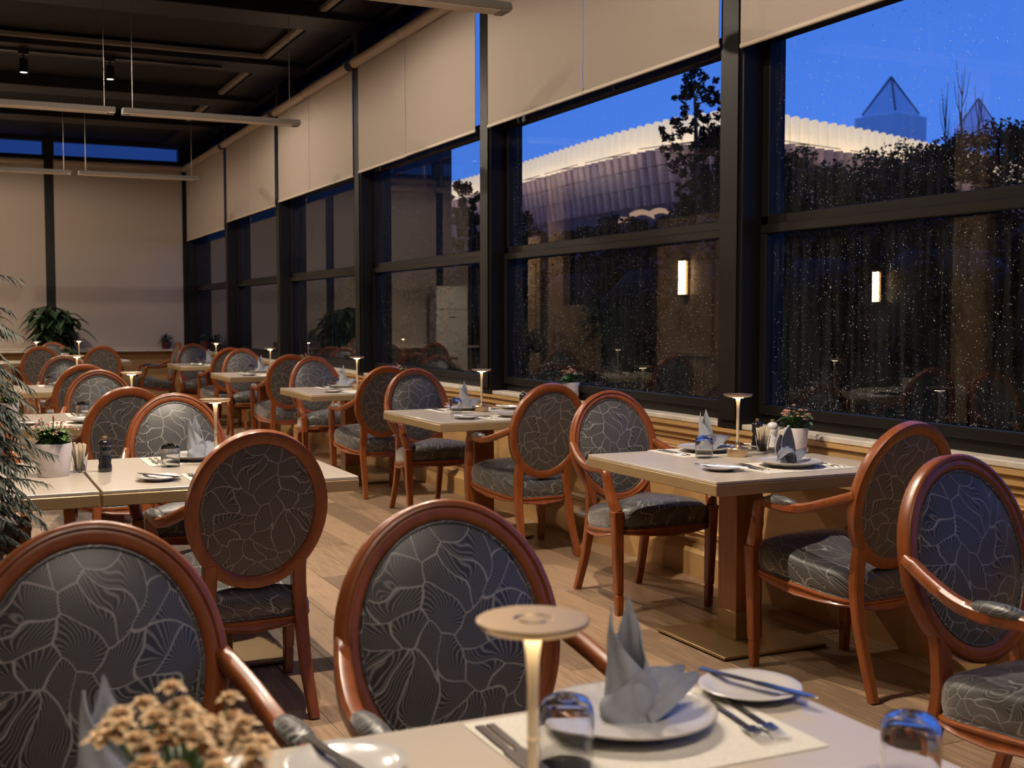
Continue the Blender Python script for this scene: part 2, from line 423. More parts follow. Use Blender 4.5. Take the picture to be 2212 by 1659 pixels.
# ---- side wall seen only in the window reflections, and the wall behind the camera
struct('wall_left', MB().box(XL - .12, XL, YR, YB, 0, ZC), 'wood_dark')
struct('wall_front', MB().box(XL, XW + .2, YR - .12, YR, 0, ZC), 'wood_dark')
for n, (y0, y1) in enumerate(((12.1, 13.5), (16.95, 18.35))):
    b = MB().box(XL, XL + .03, y0, y1, .3, 2.6); ring_mould(b, y0 + .1, y1 - .1, .85, 2.35, XL + .03, .06, .03, 1)
    struct('trim_%d' % (40 + n), b, 'wood_panel')
for n, (y0, y1) in enumerate(((15.98, 16.5), (10.9, 11.3), (7.9, 8.3))):
    struct('trim_%d' % (44 + n), MB().box(XL, XL + .12, y0, y1, 0, 3.6, .01), 'wood_panel')

# ------------------------------------------------------------------ roller blinds
def blind(x, y0, y1, zb, label, gap=0.0):
    b = thing('roller_blind', label, 'blind', (x, (y0 + y1) / 2, zb), 0, 'cream roller blinds on the windows')
    h = (y1 - y0) / 2; top = 3.64 - zb
    MB().box(-.0015, .0015, -h + .004, h - .004, .012, top).obj('cloth', 'blind_cloth', b)
    MB().box(-.008, .008, -h + .002, h - .002, -.006, .016, .004).obj('bottom_bar', 'blind_bar', b)
    MB().tube([(-.034, -h + .006, top + .02), (-.034, h - .006, top + .02)], .045, 20).obj('roller_tube', 'blind_cloth', b)
    for s in (-1, 1):
        MB().tube([(-.034, s * (h - .005), top + .02), (-.034, s * (h + .001), top + .02)], .047, 20).obj('end_cap', 'alu', b)
    return b
ZBL = [2.54, 2.62, 2.65, 2.67, 2.67, 2.63, 2.63]
BAYN = ['the bay in the far corner', 'the second bay from the far corner', 'the third bay from the far corner', 'the third bay from the camera', 'the wide bay left of the brown column', 'the bay nearest the camera']
for i in range(6):
    ya, yb = CY[i + 1] - .012, CY[i] - CWD + .006
    if i == 3: ya += .045
    ym = (ya + yb) / 2 + (.1 if i in (0, 2, 3) else 0)
    xb = 3.455
    blind(xb, ya, ym - .0015, ZBL[i], 'right half of the cream blind pair over %s' % BAYN[i])
    blind(xb, ym + .0015, yb, ZBL[i] - (.004 if i in (0, 3) else 0), 'left half of the cream blind pair over %s' % BAYN[i])
def end_blind(x0, x1, label):
    b = thing('roller_blind', label, 'blind', ((x0 + x1) / 2, YB - .09, .84), 0, 'cream roller blinds on the end wall')
    h = (x1 - x0) / 2
    MB().box(-h, h, -.0015, .0015, .01, 2.82).obj('cloth', 'blind_cloth', b)
    MB().box(-h, h, -.008, .008, -.006, .016, .003).obj('bottom_bar', 'blind_bar', b)
    MB().tube([(-h, -.02, 2.84), (h, -.02, 2.84)], .045, 16).obj('roller_tube', 'blind_cloth', b)
end_blind(1.498, 3.40, 'wide cream roller blind drawn down over the end wall, right of the dark column')
end_blind(-.475, 1.362, 'cream roller blind drawn down over the end wall, left of the dark column')
end_blind(-1.08, -.605, 'narrow cream roller blind in the left corner of the end wall')

# ------------------------------------------------------------------ armchair
def rect_sec(c, U, V, w, d, ch=.25):
    c = Vector(c); U = Vector(U); V = Vector(V); k = min(w, d) * ch
    return [tuple(c + U * a + V * b) for a, b in ((-w / 2 + k, -d / 2), (w / 2 - k, -d / 2), (w / 2, -d / 2 + k), (w / 2, d / 2 - k), (w / 2 - k, d / 2), (-w / 2 + k, d / 2), (-w / 2, d / 2 - k), (-w / 2, -d / 2 + k))]
def sweep_rect(mb, pts, size, ref=(0, 0, 1), ch=.25):
    pts = [Vector(p) for p in pts]; m = len(pts); secs = []
    for i, p in enumerate(pts):
        d = (pts[min(i + 1, m - 1)] - pts[max(i - 1, 0)]).normalized(); r = Vector(ref)
        U = d.cross(r); U.normalize(); V = U.cross(d)
        w, h = size(i / (m - 1)); secs.append(rect_sec(p, U, V, w, h, ch))
    return mb.loft(secs)
def catmull(P, n=6):
    P = [Vector(p) for p in P]; Q = [P[0] * 2 - P[1]] + P + [P[-1] * 2 - P[-2]]; out = []
    for i in range(1, len(Q) - 2):
        for k in range(n):
            t = k / n; a, b, c, d = Q[i - 1], Q[i], Q[i + 1], Q[i + 2]
            out.append(.5 * (2 * b + (c - a) * t + (2 * a - 5 * b + 4 * c - d) * t * t + (3 * b - a - 3 * c + d) * t ** 3))
    out.append(P[-1]); return out

TILT = math.radians(13)
OC = Vector((0, -.268, .712)); OA, OB = .235, .275      # oval centre, half width, half height (outer)
def oval(u, v, d):        # in-plane u, v and depth d towards the sitter -> chair space
    return OC + Vector((u, 0, 0)) + Vector((0, -math.sin(TILT), math.cos(TILT))) * v + Vector((0, math.cos(TILT), math.sin(TILT))) * d
def seat_outline(n=48, grow=0.0):
    pts = []
    for k in range(n):
        a = 2 * PI * k / n; c, s = math.cos(a), math.sin(a)
        e = .42
        x = math.copysign(abs(c) ** e, c); y = math.copysign(abs(s) ** e, s)
        w = lerp(.190, .268, (y + 1) / 2) + grow
        bow = .028 * (1 - x * x) if y > 0 else .0
        pts.append((x * w, .01 + y * (.235 + grow) + bow * max(0, y), x, y))
    return pts
def make_armchair():
    t = thing('armchair', '', 'chair')
    NR = 64
    fr = MB(); prof = [(-.000, -.020), (.0, .014), (-.006, .021), (-.014, .022), (-.018, .016), (-.030, .019), (-.040, .013), (-.046, .004), (-.046, -.012), (-.038, -.021), (-.008, -.023)]
    secs = []
    for k in range(NR):
        a = 2 * PI * k / NR; s = []
        for r, d in prof:
            s.append(tuple(oval((OA + r) * math.cos(a), (OB + r) * math.sin(a), d)))
        secs.append(s)
    fr.loft(secs, closed=True); fr.obj('back_frame', 'chair_wood', t, 50)
    def dome(sign, d0, h):
        b = MB(); A, B = OA - .044, OB - .044
        rings = []
        for q in (1.0, .96, .88, .7, .45, .2):
            hh = d0 + sign * h * (1 - q ** 3)
            rings.append([tuple(oval(A * q * math.cos(2 * PI * k / 40), B * q * math.sin(2 * PI * k / 40), hh)) for k in range(40)])
        b.loft(rings if sign > 0 else [r for r in rings])
        return b
    bc = dome(1, .008, .028).obj('back_cushion', 'fabric_back', t, 60)
    dome(-1, -.014, .008).obj('back_panel', 'fabric_back', t, 60)
    MB().tube([oval((OA - .046) * math.cos(2 * PI * k / 48), (OB - .046) * math.sin(2 * PI * k / 48), .011) for k in range(48)], .0035, 6, True).obj('piping', 'fabric_seat', bc)
    # seat
    out = seat_outline()
    def rise(y): return .058 * (y + .225) / .46
    def ringz(sc, z, wob=0.0):
        return [(x * sc, .01 + (y - .01) * sc, z + rise(y)) for x, y, xx, yy in out]
    cu = MB(); cu.loft([ringz(.985, .336), ringz(1.005, .346), ringz(1.02, .365), ringz(1.02, .392), ringz(1.0, .415), ringz(.95, .431), ringz(.8, .447), ringz(.5, .458), ringz(.15, .461)])
    sc_ = cu.obj('seat_cushion', 'fabric_seat', t, 60)
    MB().tube(ringz(.995, .337), .0045, 6, True).obj('piping', 'fabric_back', sc_)
    # serpentine seat rail
    ra = MB(); secs = []
    for x, y, xx, yy in out:
        a = math.atan2(yy, xx); d = Vector((x, y - .01, 0)).normalized()
        sp = xx if abs(yy) >= abs(xx) else yy
        zt = .337 + rise(y); zl = .300 + rise(y) - .010 * math.cos(PI * sp)
        p = Vector((x, y, 0))
        secs.append([tuple(p + d * o_ + Vector((0, 0, z_))) for o_, z_ in ((.002, zt), (.012, zt - .006), (.012, zt - .012), (.006, zt - .018), (.008, zl + .012), (.014, zl + .006), (.008, zl), (-.018, zl), (-.018, zt))])
    ra.loft(secs, closed=True); ra.obj('seat_rail', 'chair_wood', t, 40)
    for s in (-1, 1):
        # front leg: square, tapered, with a sunk panel and a block near the foot
        lg = MB(); x, yf = s * .247, .232
        def sq(z, w): return rect_sec((x - s * (.40 - z) * .03, yf, z), (1, 0, 0), (0, 1, 0), w, w, .12)
        lg.loft([sq(0, .030), sq(.012, .032), sq(.09, .036), sq(.094, .032), sq(.102, .032), sq(.106, .037), sq(.33, .046), sq(.455, .050), sq(.457, .054), sq(.472, .054), sq(.475, .047)])
        for ax in (0, 1):
            for z0, z1 in ((.022, .085), (.125, .385)):
                w0 = .040
                if ax == 0: lg.box(x - s * (.40 - (z0 + z1) / 2) * .03 - .011, x - s * (.40 - (z0 + z1) / 2) * .03 + .011, yf + (.017 if z0 < .1 else .0205), yf + (.019 if z0 < .1 else .0232), z0, z1, .0009)
        lg.obj('leg', 'chair_wood', t, 30)
        # rear leg running on into the stile that carries the oval
        rl = MB()
        pj = oval(s * .150, -.220, -.004)
        P = catmull([(s * .172, -.325, 0), (s * .162, -.262, .17), (s * .158, -.226, .31), (s * .153, -.214, .40), (s * .150, pj.y, pj.z), tuple(oval(s * .150, -.180, -.004))], 5)
        sweep_rect(rl, P, lambda q: (lerp(.034, .048, min(1, q * 1.6)), lerp(.032, .040, min(1, q * 1.6))), (0, 1, 0), .15)
        rl.obj('leg', 'chair_wood', t, 40)
        # arm: rises from the front leg, rolls over and sweeps back into the oval
        am = MB()
        pe = oval(s * .222, .015, .0)
        P = catmull([(s * .247, .232, .470), (s * .256, .216, .505), (s * .264, .192, .555), (s * .269, .180, .605), (s * .272, .168, .640), (s * .273, .130, .656), (s * .273, .07, .652), (s * .272, .0, .650), (s * .266, -.08, .662), (s * .250, -.17, .690), tuple(pe)], 5)
        sweep_rect(am, P, lambda q: (lerp(.044, .034, q), .046 if q < .25 else lerp(.042, .034, q)), (1, 0, 0), .22)
        a_ = am.obj('arm', 'chair_wood', t, 45)
        pd = MB()
        P = [(s * .273, .135, .664), (s * .273, .115, .669), (s * .273, .075, .670), (s * .272, .03, .669), (s * .271, -.01, .668), (s * .270, -.035, .665)]
        pd.loft([[(p[0] + .5 * w * math.cos(2 * PI * k / 14), p[1], p[2] + h * math.sin(2 * PI * k / 14)) for k in range(14)] for p, (w, h) in zip(P, ((.012, .004), (.042, .014), (.048, .019), (.047, .019), (.038, .014), (.010, .004)))])
        pd.obj('arm_pad', 'fabric_seat', a_, 70)
    return t
chair = Maker(make_armchair)
def put_chair(label, x, y, rz, group='oval backed armchairs'):
    o = chair.put(label, (x, y, 0), math.radians(rz)); o['group'] = group; return o
G1, G2 = 'armchairs at the window tables', 'armchairs at the aisle tables'
put_chair('armchair facing the camera at the far side of the nearest window table', 2.955, 4.88, 178, G1)
put_chair('armchair seen from behind at the near side of the nearest window table', 3.04, 3.54, 4, G1)
put_chair('blue-lit armchair cut by the right edge of the picture', 2.45, 2.08, 184, G1)
put_chair('armchair seen from behind at the near side of the second window table', 3.0, 6.24, 2, G1)
put_chair('bluish armchair facing the camera at the far side of the second window table', 2.97, 7.66, 180, G1)
put_chair('armchair seen from behind at the near side of the third window table', 2.93, 8.78, 1, G1)
put_chair('armchair facing the camera at the far side of the third window table', 3.02, 10.42, 181, G1)
put_chair('armchair seen from behind at the near side of the fourth window table', 2.99, 11.74, -1, G1)
put_chair('dark bluish armchair facing the camera at the far side of the fourth window table', 3.02, 13.4, 180, G1)
put_chair('armchair seen from behind at the near side of the last window table', 3.0, 14.58, 2, G1)
put_chair('armchair facing the camera at the far side of the last window table', 3.0, 16.3, 180, G1)
put_chair('armchair seen from its side at the right end of the table by the end wall', 2.60, 17.3, 92, G2)
put_chair('armchair seen from behind with brightly lit seat at the nearest aisle table', .905, 4.20, 1, G2)
put_chair('armchair facing the camera behind the grey napkin at the nearest aisle table', .97, 5.58, 180, G2)
put_chair('armchair facing the camera at the left edge, behind the feathery plant', .02, 5.62, 180, G2)
put_chair('dark-backed armchair seen from behind at the second aisle table', .83, 6.86, 3, G2)
put_chair('armchair facing the camera at the far side of the second aisle table', .93, 8.4, 180, G2)
put_chair('armchair seen from behind at the near side of the third aisle table', .94, 10.1, 0, G2)
put_chair('armchair facing the camera at the far side of the third aisle table', .98, 11.75, 180, G2)
put_chair('right of the two armchairs backing onto us at the end wall table', 1.74, 16.15, 0, G2)
put_chair('left of the two armchairs backing onto us at the end wall table', 1.02, 16.2, 0, G2)
put_chair('armchair on the end wall side of the end wall table, mostly hidden', 1.35, 18.1, 180, G2)
put_chair('large foreground armchair with purplish back filling the lower left corner', .225, 1.95, 181, 'armchairs at the foreground table')
put_chair('large foreground armchair with dark violet back behind the table lamp', .89, 1.92, 180, 'armchairs at the foreground table')

# ------------------------------------------------------------------ tables
def make_table():
    t = thing('dining_table', '', 'table')
    MB().box(-.458, .458, -.483, .483, .738, .75, .002).obj('table_top', 'table_top', t)
    MB().box(-.46, .46, -.485, .485, .695, .7378, .003).obj('edge_band', 'table_edge', t)
    MB().box(-.065, .065, -.065, .065, .135, .695, .002).obj('pillar', 'pillar_wood', t)
    MB().box(-.067, .067, -.067, .067, .018, .1349, .002).obj('brass_cuff', 'brass_base', t)
    MB().box(-.25, .25, -.25, .25, .006, .018, .002).obj('base_plate', 'brass_base', t)
    for a in (-1, 1):
        for b in (-1, 1): MB().lathe([(.018, 0), (.018, .006)], 12, (a * .22, b * .22, 0)).obj('foot', 'rubber', t)
    return t
tables = Maker(make_table, 'square dining tables')
TBL = {}
def put_table(key, phrase, x, y, rz=0):
    TBL[key] = phrase; o = tables.put('square beige dining table, %s' % phrase, (x, y, 0), math.radians(rz)); return o
XT = 2.965
put_table('T1', 'the nearest window table', XT, 4.095)
put_table('T2', 'the second window table', XT - .01, 6.78)
put_table('T3', 'the third window table', XT, 9.46)
put_table('T4', 'the fourth window table', XT, 12.4)
put_table('T5', 'the last window table', XT, 15.2)
put_table('M1', 'the nearest aisle table', .925, 4.80)
put_table('M1b', 'the table butted to the left of the nearest aisle table', -.002, 4.80)
put_table('M2', 'the second aisle table', .85, 7.42)
put_table('M2b', 'the table butted to the left of the second aisle table', -.08, 7.42)
put_table('M3', 'the third aisle table', .93, 10.75)
put_table('M4', 'the right end wall table', 1.74, 17.1)
put_table('M4b', 'the left end wall table', .81, 17.1)
put_table('TF', 'the foreground table', .75, 1.14)
put_table('TFb', 'the table butted to the left of the foreground table', -.18, 1.14)

# ------------------------------------------------------------------ table ware
ZT = .7502
def make_mat():
    o = MB().box(-.215, .215, -.15, .15, 0, .002, .0008).obj('placemat', 'placemat'); return tag(o, 'x', 'placemat')
def make_plate():
    t = thing('dinner_plate', '', 'plate')
    pr = [(.075, 0), (.078, .004), (.104, .012), (.126, .0205), (.129, .0225), (.1275, .0245)]
    top = [(.122, .0225)]
    r = .112; z = .0185
    for i in range(8):
        top += [(r, z - i * .0011), (r - .004, z - i * .0011 + .0007)]; r -= .0115
    top += [(.012, .009)]
    MB().lathe(pr + top, 48).obj('plate_body', 'porcelain', t, 50)
    MB().lathe([(.1262, .0245), (.1292, .0245), (.1300, .0228), (.1288, .0210)], 48, caps=False).obj('rim_band', 'rim_brown', t, 50)
    return t
def make_sideplate():
    o = MB().lathe([(.045, 0), (.047, .003), (.066, .009), (.080, .0145), (.0815, .0160), (.080, .0172), (.066, .0125), (.05, .0075), (.01, .0065)], 40).obj('side_plate', 'porcelain', None, 60)
    return tag(o, 'x', 'plate')
def hood(b, R, H, lean, a0, a1, fold=.25, thick=.0022, z0=0.0, flat=1.0):
    def fn(u, v):
        a = lerp(a0, a1, u); t = v
        r = R * ((1 - t) ** .75) * (1 + .25 * math.sin(PI * t)) + .001
        edge = abs(u - .5) * 2
        r *= 1 - fold * edge ** 4 * math.sin(PI * min(1, t * 1.1))
        rip = 1 + .06 * math.sin(7 * a) * (1 - t)
        return (r * rip * math.sin(a) + lean[0] * t * H, (-r * rip * math.cos(a)) * flat + lean[1] * t * H, z0 + H * t)
    b.grid(fn, 29, 15, thick)
def leaf_sheet(b, p0, p1, w, rise, curl, thick=.0022, n=13, fold=.02, side=(0, 0, 1)):
    p0, p1 = Vector(p0), Vector(p1); d = p1 - p0; s = d.cross(Vector(side)).normalized(); up = s.cross(d).normalized()
    def fn(u, v):
        q = v; ww = w * math.sin(PI * min(1, .12 + .88 * q)) ** .8 * (1 - .25 * q)
        k = (u - .5) * 2
        p = p0 + d * q + up * (rise * math.sin(PI * q) + curl * q * q) + s * k * ww + up * (fold * (1 - abs(k)) * (1 - q) + .006 * math.cos(3 * PI * k))
        return p
    b.grid(fn, n, 13, thick)
def make_napkin_hood():
    """mitre fold: tall hooded point, wrapped collar and a tail rolling off to one side"""
    t = thing('napkin', '', 'napkin')
    def wrap(b, R, H, a0, a1, peak, lo0, lo1, taper, lean, flat=.8):
        def fn(u, v):
            pr = lerp(lo0, 1, (u / peak) ** 1.2) if u < peak else lerp(1, lo1, ((u - peak) / (1 - peak)) ** .85)
            a = math.radians(lerp(a0, a1, u)); z = H * pr * v; q = z / H
            r = R * (1 - taper * q) * (1 + .05 * math.sin(5 * a + 9 * q)) + .008 * math.sin(PI * v) * math.sin(3 * u * PI)
            return (r * math.sin(a) + lean[0] * q, -r * math.cos(a) * flat + lean[1] * q, z)
        b.grid(fn, 33, 13, .0022)
    b = MB(); wrap(b, .043, .168, -215, 62, .36, .40, .26, .42, (-.002, .012)); b.obj('hood', 'napkin_cloth', t, 60)
    b = MB(); wrap(b, .037, .180, -20, 235, .62, .22, .45, .50, (-.012, .002)); b.obj('inner_fold', 'napkin_cloth', t, 60)
    b = MB(); wrap(b, .047, .075, -120, 120, .5, .35, .45, .15, (.0, .0)); b.obj('wrap', 'napkin_cloth', t, 60)
    for k, (p1, w_, c_) in enumerate((((.118, -.004, .032), .030, .018), ((.112, .030, .040), .030, .012), ((.098, .056, .034), .026, .008))):
        b = MB(); leaf_sheet(b, (.004, -.03 + .022 * k, .006 + .004 * k), p1, w_, .016, c_, fold=.018); b.obj('tail', 'napkin_cloth', t, 60)
    return t
def make_napkin_leaf():
    """three pointed leaves: one upright, two lying left and right"""
    t = thing('napkin', '', 'napkin')
    b = MB(); leaf_sheet(b, (.0, .0, .004), (.018, .025, .150), .048, .012, .0, fold=.018, side=(0, 1, 0)); b.obj('upright_leaf', 'napkin_cloth', t, 60)
    b = MB(); leaf_sheet(b, (-.012, .01, .004), (-.03, .03, .118), .040, .012, .0, fold=.014, side=(0, 1, 0)); b.obj('upright_leaf', 'napkin_cloth', t, 60)
    b = MB(); leaf_sheet(b, (.01, -.01, .004), (-.095, -.02, .022), .036, .045, .0, fold=.02); b.obj('side_leaf', 'napkin_cloth', t, 60)
    b = MB(); leaf_sheet(b, (.0, .0, .004), (.105, .005, .040), .034, .010, .012, fold=.016); b.obj('side_leaf', 'napkin_cloth', t, 60)
    return t
def flat_profile(b, L, halfw, z, th=.0022, n=14, lift=lambda q: 0):
    lo = []; 
    secs = []
    for i in range(n):
        q = i / (n - 1); w = max(.0006, halfw(q)); y = L * (q - .5); zz = z + lift(q)
        secs.append([(-w, y, zz), (w, y, zz), (w * .8, y, zz + th), (-w * .8, y, zz + th)])
    b.loft(secs)
def make_knife():
    t = thing('table_knife', '', 'knife')
    b = MB(); flat_profile(b, .22, lambda q: .0075 if q < .42 else (.006 if q < .48 else .0095 * math.sqrt(max(0, 1 - ((q - .5) / .5) ** 4)) + .0006), .0004); b.obj('blade_and_handle', 'steel', t)
    return t
def make_fork():
    t = thing('table_fork', '', 'fork')
    b = MB(); flat_profile(b, .13, lambda q: lerp(.0068, .0035, q), .0004, lift=lambda q: .004 * q); b.obj('handle', 'steel', t)
    b = MB(); b.box(-.0115, .0115, .064, .092, .004, .0062, .001)
    b.obj('head', 'steel', t)
    for k in range(4):
        x = -.0096 + k * .0064; MB().box(x - .0013, x + .0013, .09, .128, .0042, .006, .0005).obj('tine', 'steel', t)
    return t
def make_tumbler():
    o = MB().lathe([(.036, 0), (.0375, .03), (.038, .062), (.0365, .078), (.030, .090), (.018, .095), (.004, .096), (.004, .088), (.018, .086), (.029, .081), (.0345, .07), (.0362, .05), (.0345, .001)], 32, caps=False).obj('tumbler', 'clear_glass', None, 60)
    return tag(o, 'x', 'glass')
def make_lamp():
    t = thing('table_lamp', '', 'lamp')
    MB().lathe([(.043, 0), (.044, .004), (.0445, .006), (.0455, .009), (.0455, .034), (.043, .037), (.022, .041), (.010, .050), (.0075, .062)], 36).obj('base', 'lamp_gold', t)
    MB().lathe([(.0062, .06), (.0062, .13), (.0072, .1305), (.0072, .134), (.0062, .1345), (.0062, .19), (.0075, .225), (.010, .246), (.014, .252)], 20).obj('stem', 'lamp_stem', t)
    d = MB().lathe([(.015, .252), (.040, .2535), (.056, .258), (.0625, .264), (.0625, .2665), (.0612, .2675), (.022, .2675), (.020, .2655), (.016, .2655), (.015, .2675), (.003, .2675)], 48).obj('disc_shade', 'lamp_gold', t, 22)
    MB().loft([[(r * math.cos(2 * PI * k / 28), r * math.sin(2 * PI * k / 28), z) for k in range(28)] for r, z in ((.0135, .2505), (.023, .2512), (.023, .2524), (.0135, .2518))], closed=True).obj('light_ring', 'lamp_glow', d)
    return t
def mill(name, body, cat):
    def f():
        t = thing(name, '', cat)
        MB().lathe([(.024, 0), (.026, .004), (.026, .022), (.0225, .034), (.0245, .046), (.0225, .056), (.018, .066), (.0235, .078), (.0245, .086), (.0225, .094)], 28).obj('body', body, t, 50)
        MB().lathe([(.020, .0945), (.0235, .099), (.0245, .108), (.021, .118), (.012, .124), (.006, .125)], 28).obj('head', body, t, 50)
        MB().lathe([(.006, .125), (.006, .128), (.009, .131), (.009, .135), (.005, .138)], 16).obj('knob', 'gilt_cap', t)
        return t
    return f
def make_sticks():
    t = thing('stick_holder', '', 'holder')
    MB().lathe([(.022, 0), (.024, .004), (.030, .05), (.034, .075), (.0325, .075), (.028, .05), (.021, .006)], 20, caps=False).obj('glass_cup', 'clear_glass', t)
    r = random.Random(4)
    for k in range(11):
        a = 2 * PI * k / 11; q = .011 + .006 * (k % 2); x, y = q * math.cos(a), q * math.sin(a)
        MB().tube([(x * .7, y * .7, .008), (x * 1.7, y * 1.7, .105 + r.uniform(0, .012))], .0042, 6).obj('paper_stick', 'sugar_stick', t)
    return t
def leaf_blade(b, base, d, L, w, droop, n=6, twist=0):
    base = Vector(base); d = Vector(d).normalized(); s = d.cross(Vector((0, 0, 1)))
    if s.length < .01: s = Vector((1, 0, 0))
    s.normalize(); up = s.cross(d)
    vs = []; fs = []
    for i in range(n):
        q = i / (n - 1); p = base + d * L * q + Vector((0, 0, -droop * q * q * L)); ww = w * math.sin(PI * (.06 + .94 * q)) ** .7 if q < 1 else .0004
        vs += [p - s * ww + up * ww * .35, p, p + s * ww + up * ww * .35]
    for i in range(n - 1):
        k = 3 * i; fs += [(k, k + 1, k + 4, k + 3), (k + 1, k + 2, k + 5, k + 4)]
    b.add(vs, fs)
def flower_ball(b, c, r, rng):
    c = Vector(c)
    for n_, e_, q_ in ((5, .15, 1.0), (5, .8, .85), (3, 2.0, .7)):
        o_ = rng.random() * 6
        for k in range(n_):
            a = 2 * PI * k / n_ + o_; leaf_blade(b, c, (math.cos(a), math.sin(a), e_), r * q_, r * .36, .25, 4)
    b.lathe([(r * .25, 0), (r * .3, r * .25), (r * .1, r * .4)], 6, c)
def make_pot(seed, petal, R=.052, H=.10, nleaf=34, nflow=26, spread=.07, hgt=.10, pot='pot_white', lf=1.0, fs=1.0):
    def f():
        r = random.Random(seed)
        t = thing('flower_pot', '', 'plant pot')
        p = MB().lathe([(R * .80, 0), (R * .82, .003), (R * .86, .016), (R * .872, .0175), (R * .872, .0195), (R * .88, .021), (R, H - .003), (R * .985, H), (R * .93, H), (R * .90, H - .02)], 32, caps=False)
        p.lathe([(R * .80, .0005), (.001, .0005)], 32, caps=False); p.obj('pot', pot, t, 30)
        MB().lathe([(R * .905, H - .018), (.002, H - .012)], 20, caps=False).obj('soil', 'soil', t)
        lv = MB()
        for k in range(nleaf):
            a = r.uniform(0, 2 * PI); e = r.uniform(.15, 1.1); L = r.uniform(.045, .075) * R / .052 * lf
            leaf_blade(lv, (R * .5 * math.cos(a) * r.random(), R * .5 * math.sin(a) * r.random(), H - .01 + r.uniform(0, .05)), (math.cos(a), math.sin(a), e), L, L * .30, .35)
        lv.obj('leaves', 'leaf_green', t, 60)
        st = MB(); fl_ = MB(); pts = []
        for k in range(nflow):
            a = r.uniform(0, 2 * PI); q = math.sqrt(r.random()) * spread; z = H + hgt * r.uniform(.55, 1.0) * (1 - .35 * (q / spread) ** 2)
            pts.append((q * math.cos(a), q * math.sin(a), z))
        for p in pts:
            st.tube([(p[0] * .25, p[1] * .25, H - .01), (p[0] * .6, p[1] * .6, lerp(H, p[2], .6)), p], .0012, 4); flower_ball(fl_, p, fs * r.uniform(.010, .015), r)
        st.obj('stems', 'leaf_green', t); fl_.obj('blossoms', petal, t, 60)
        return t
    return f
MK = dict(mat=Maker(make_mat, 'cream placemats'), plate=Maker(make_plate, 'ridged dinner plates'), side=Maker(make_sideplate, 'small side plates'), hood=Maker(make_napkin_hood, 'folded grey napkins'), leaf=Maker(make_napkin_leaf, 'folded grey napkins'), knife=Maker(make_knife, 'table knives'), fork=Maker(make_fork, 'table forks'), glass=Maker(make_tumbler, 'upturned tumblers'), lamp=Maker(make_lamp, 'brass table lamps'), black=Maker(mill('pepper_mill', 'black_mill', 'mill'), 'pepper mills'), white=Maker(mill('salt_mill', 'white_mill', 'mill'), 'salt mills'), sticks=Maker(make_sticks, 'stick holders'), pot=Maker(make_pot(3, 'petal_pink', .053, .112), 'flower pots on the tables'))
def put(kind, label, x, y, z=ZT, deg=0.0): return MK[kind].put(label, (x, y, z), math.radians(deg))

def setting(tk, seat, x, y, face, napkin='hood', nap_rot=0.0, glass=True, side=True, cut=True):
    """face = +1: diner sits on the near side looking along +Y; -1: diner on the far side"""
    ph = TBL[tk]; rz = 0 if face > 0 else 180
    def P(dx, dy): return x + dx * face, y + dy * face
    px = P(0, 0)
    put('mat', 'cream placemat at the %s of %s' % (seat, ph), px[0], px[1], ZT, rz)
    z1 = ZT + .0021
    put('plate', 'ridged white dinner plate at the %s of %s' % (seat, ph), px[0], px[1], z1, rz)
    if napkin:
        lab = 'grey hood-folded napkin on the plate at the %s of %s' if napkin == 'hood' else 'grey leaf-folded napkin on the plate at the %s of %s'
        put(napkin, lab % (seat, ph), px[0], px[1], z1 + .0105, nap_rot)
    if cut:
        for k, dx in enumerate((.155, .178)):
            a = P(dx, -.005); put('knife', '%s knife on the placemat at the %s of %s' % (('inner', 'outer')[k], seat, ph), a[0], a[1], z1, rz)
        for k, dx in enumerate((-.158, -.188)):
            a = P(dx, -.01); put('fork', '%s fork on the placemat at the %s of %s' % (('inner', 'outer')[k], seat, ph), a[0], a[1], z1, rz)
    if glass:
        a = P(.14, .185); put('glass', 'upturned glass tumbler at the %s of %s' % (seat, ph), a[0], a[1])
    if side:
        a = P(-.315, .02); put('side', 'small white side plate at the %s of %s' % (seat, ph), a[0], a[1])
        put('knife', 'butter knife lying across the side plate at the %s of %s' % (seat, ph), a[0], a[1], ZT + .0172, rz + 35)

# nearest window table
setting('T1', 'far seat', 3.03, 4.44, -1, 'hood', 0)
setting('T1', 'near seat', 3.03, 3.86, 1, 'leaf', 10, glass=False)
put('lamp', 'lit brass disc lamp on the nearest window table', 3.05, 4.24)
put('black', 'dark pepper mill on the nearest window table', 3.30, 4.44)
put('white', 'white salt mill on the nearest window table', 3.34, 4.38)
put('sticks', 'glass of paper sticks on the nearest window table', 3.235, 4.31)
put('pot', 'white pot of pale pink blossoms on the nearest window table', 3.36, 4.24, ZT, 40)
# second window table
setting('T2', 'far seat', 2.98, 7.08, -1, 'hood', 10)
setting('T2', 'near seat', 3.05, 6.46, 1, None, glass=False)
put('lamp', 'brass disc lamp on the second window table', 3.03, 6.93)
put('black', 'dark pepper mill on the second window table', 3.22, 6.72)
put('white', 'white salt mill on the second window table', 3.29, 6.66)
put('sticks', 'glass of paper sticks on the second window table', 3.36, 6.74)
put('pot', 'white pot of pink blossoms on the sill beside the second window table', 3.54, 6.68, .824, 110)
# third to fifth
for tk, yc, nk in (('T3', 9.46, 'leaf'), ('T4', 12.4, 'leaf'), ('T5', 15.2, 'leaf')):
    setting(tk, 'far seat', 3.0, yc + .30, -1, 'hood', 0 if tk != 'T5' else 30)
    setting(tk, 'near seat', 3.05, yc - .30, 1, 'leaf', 0, glass=False, cut=False)
    put('lamp', 'brass disc lamp on %s' % TBL[tk], 3.03, yc + .02)
    put('pot', 'white pot of pink blossoms on the wall side of %s' % TBL[tk], 3.37, yc - .05, ZT, yc * 50)
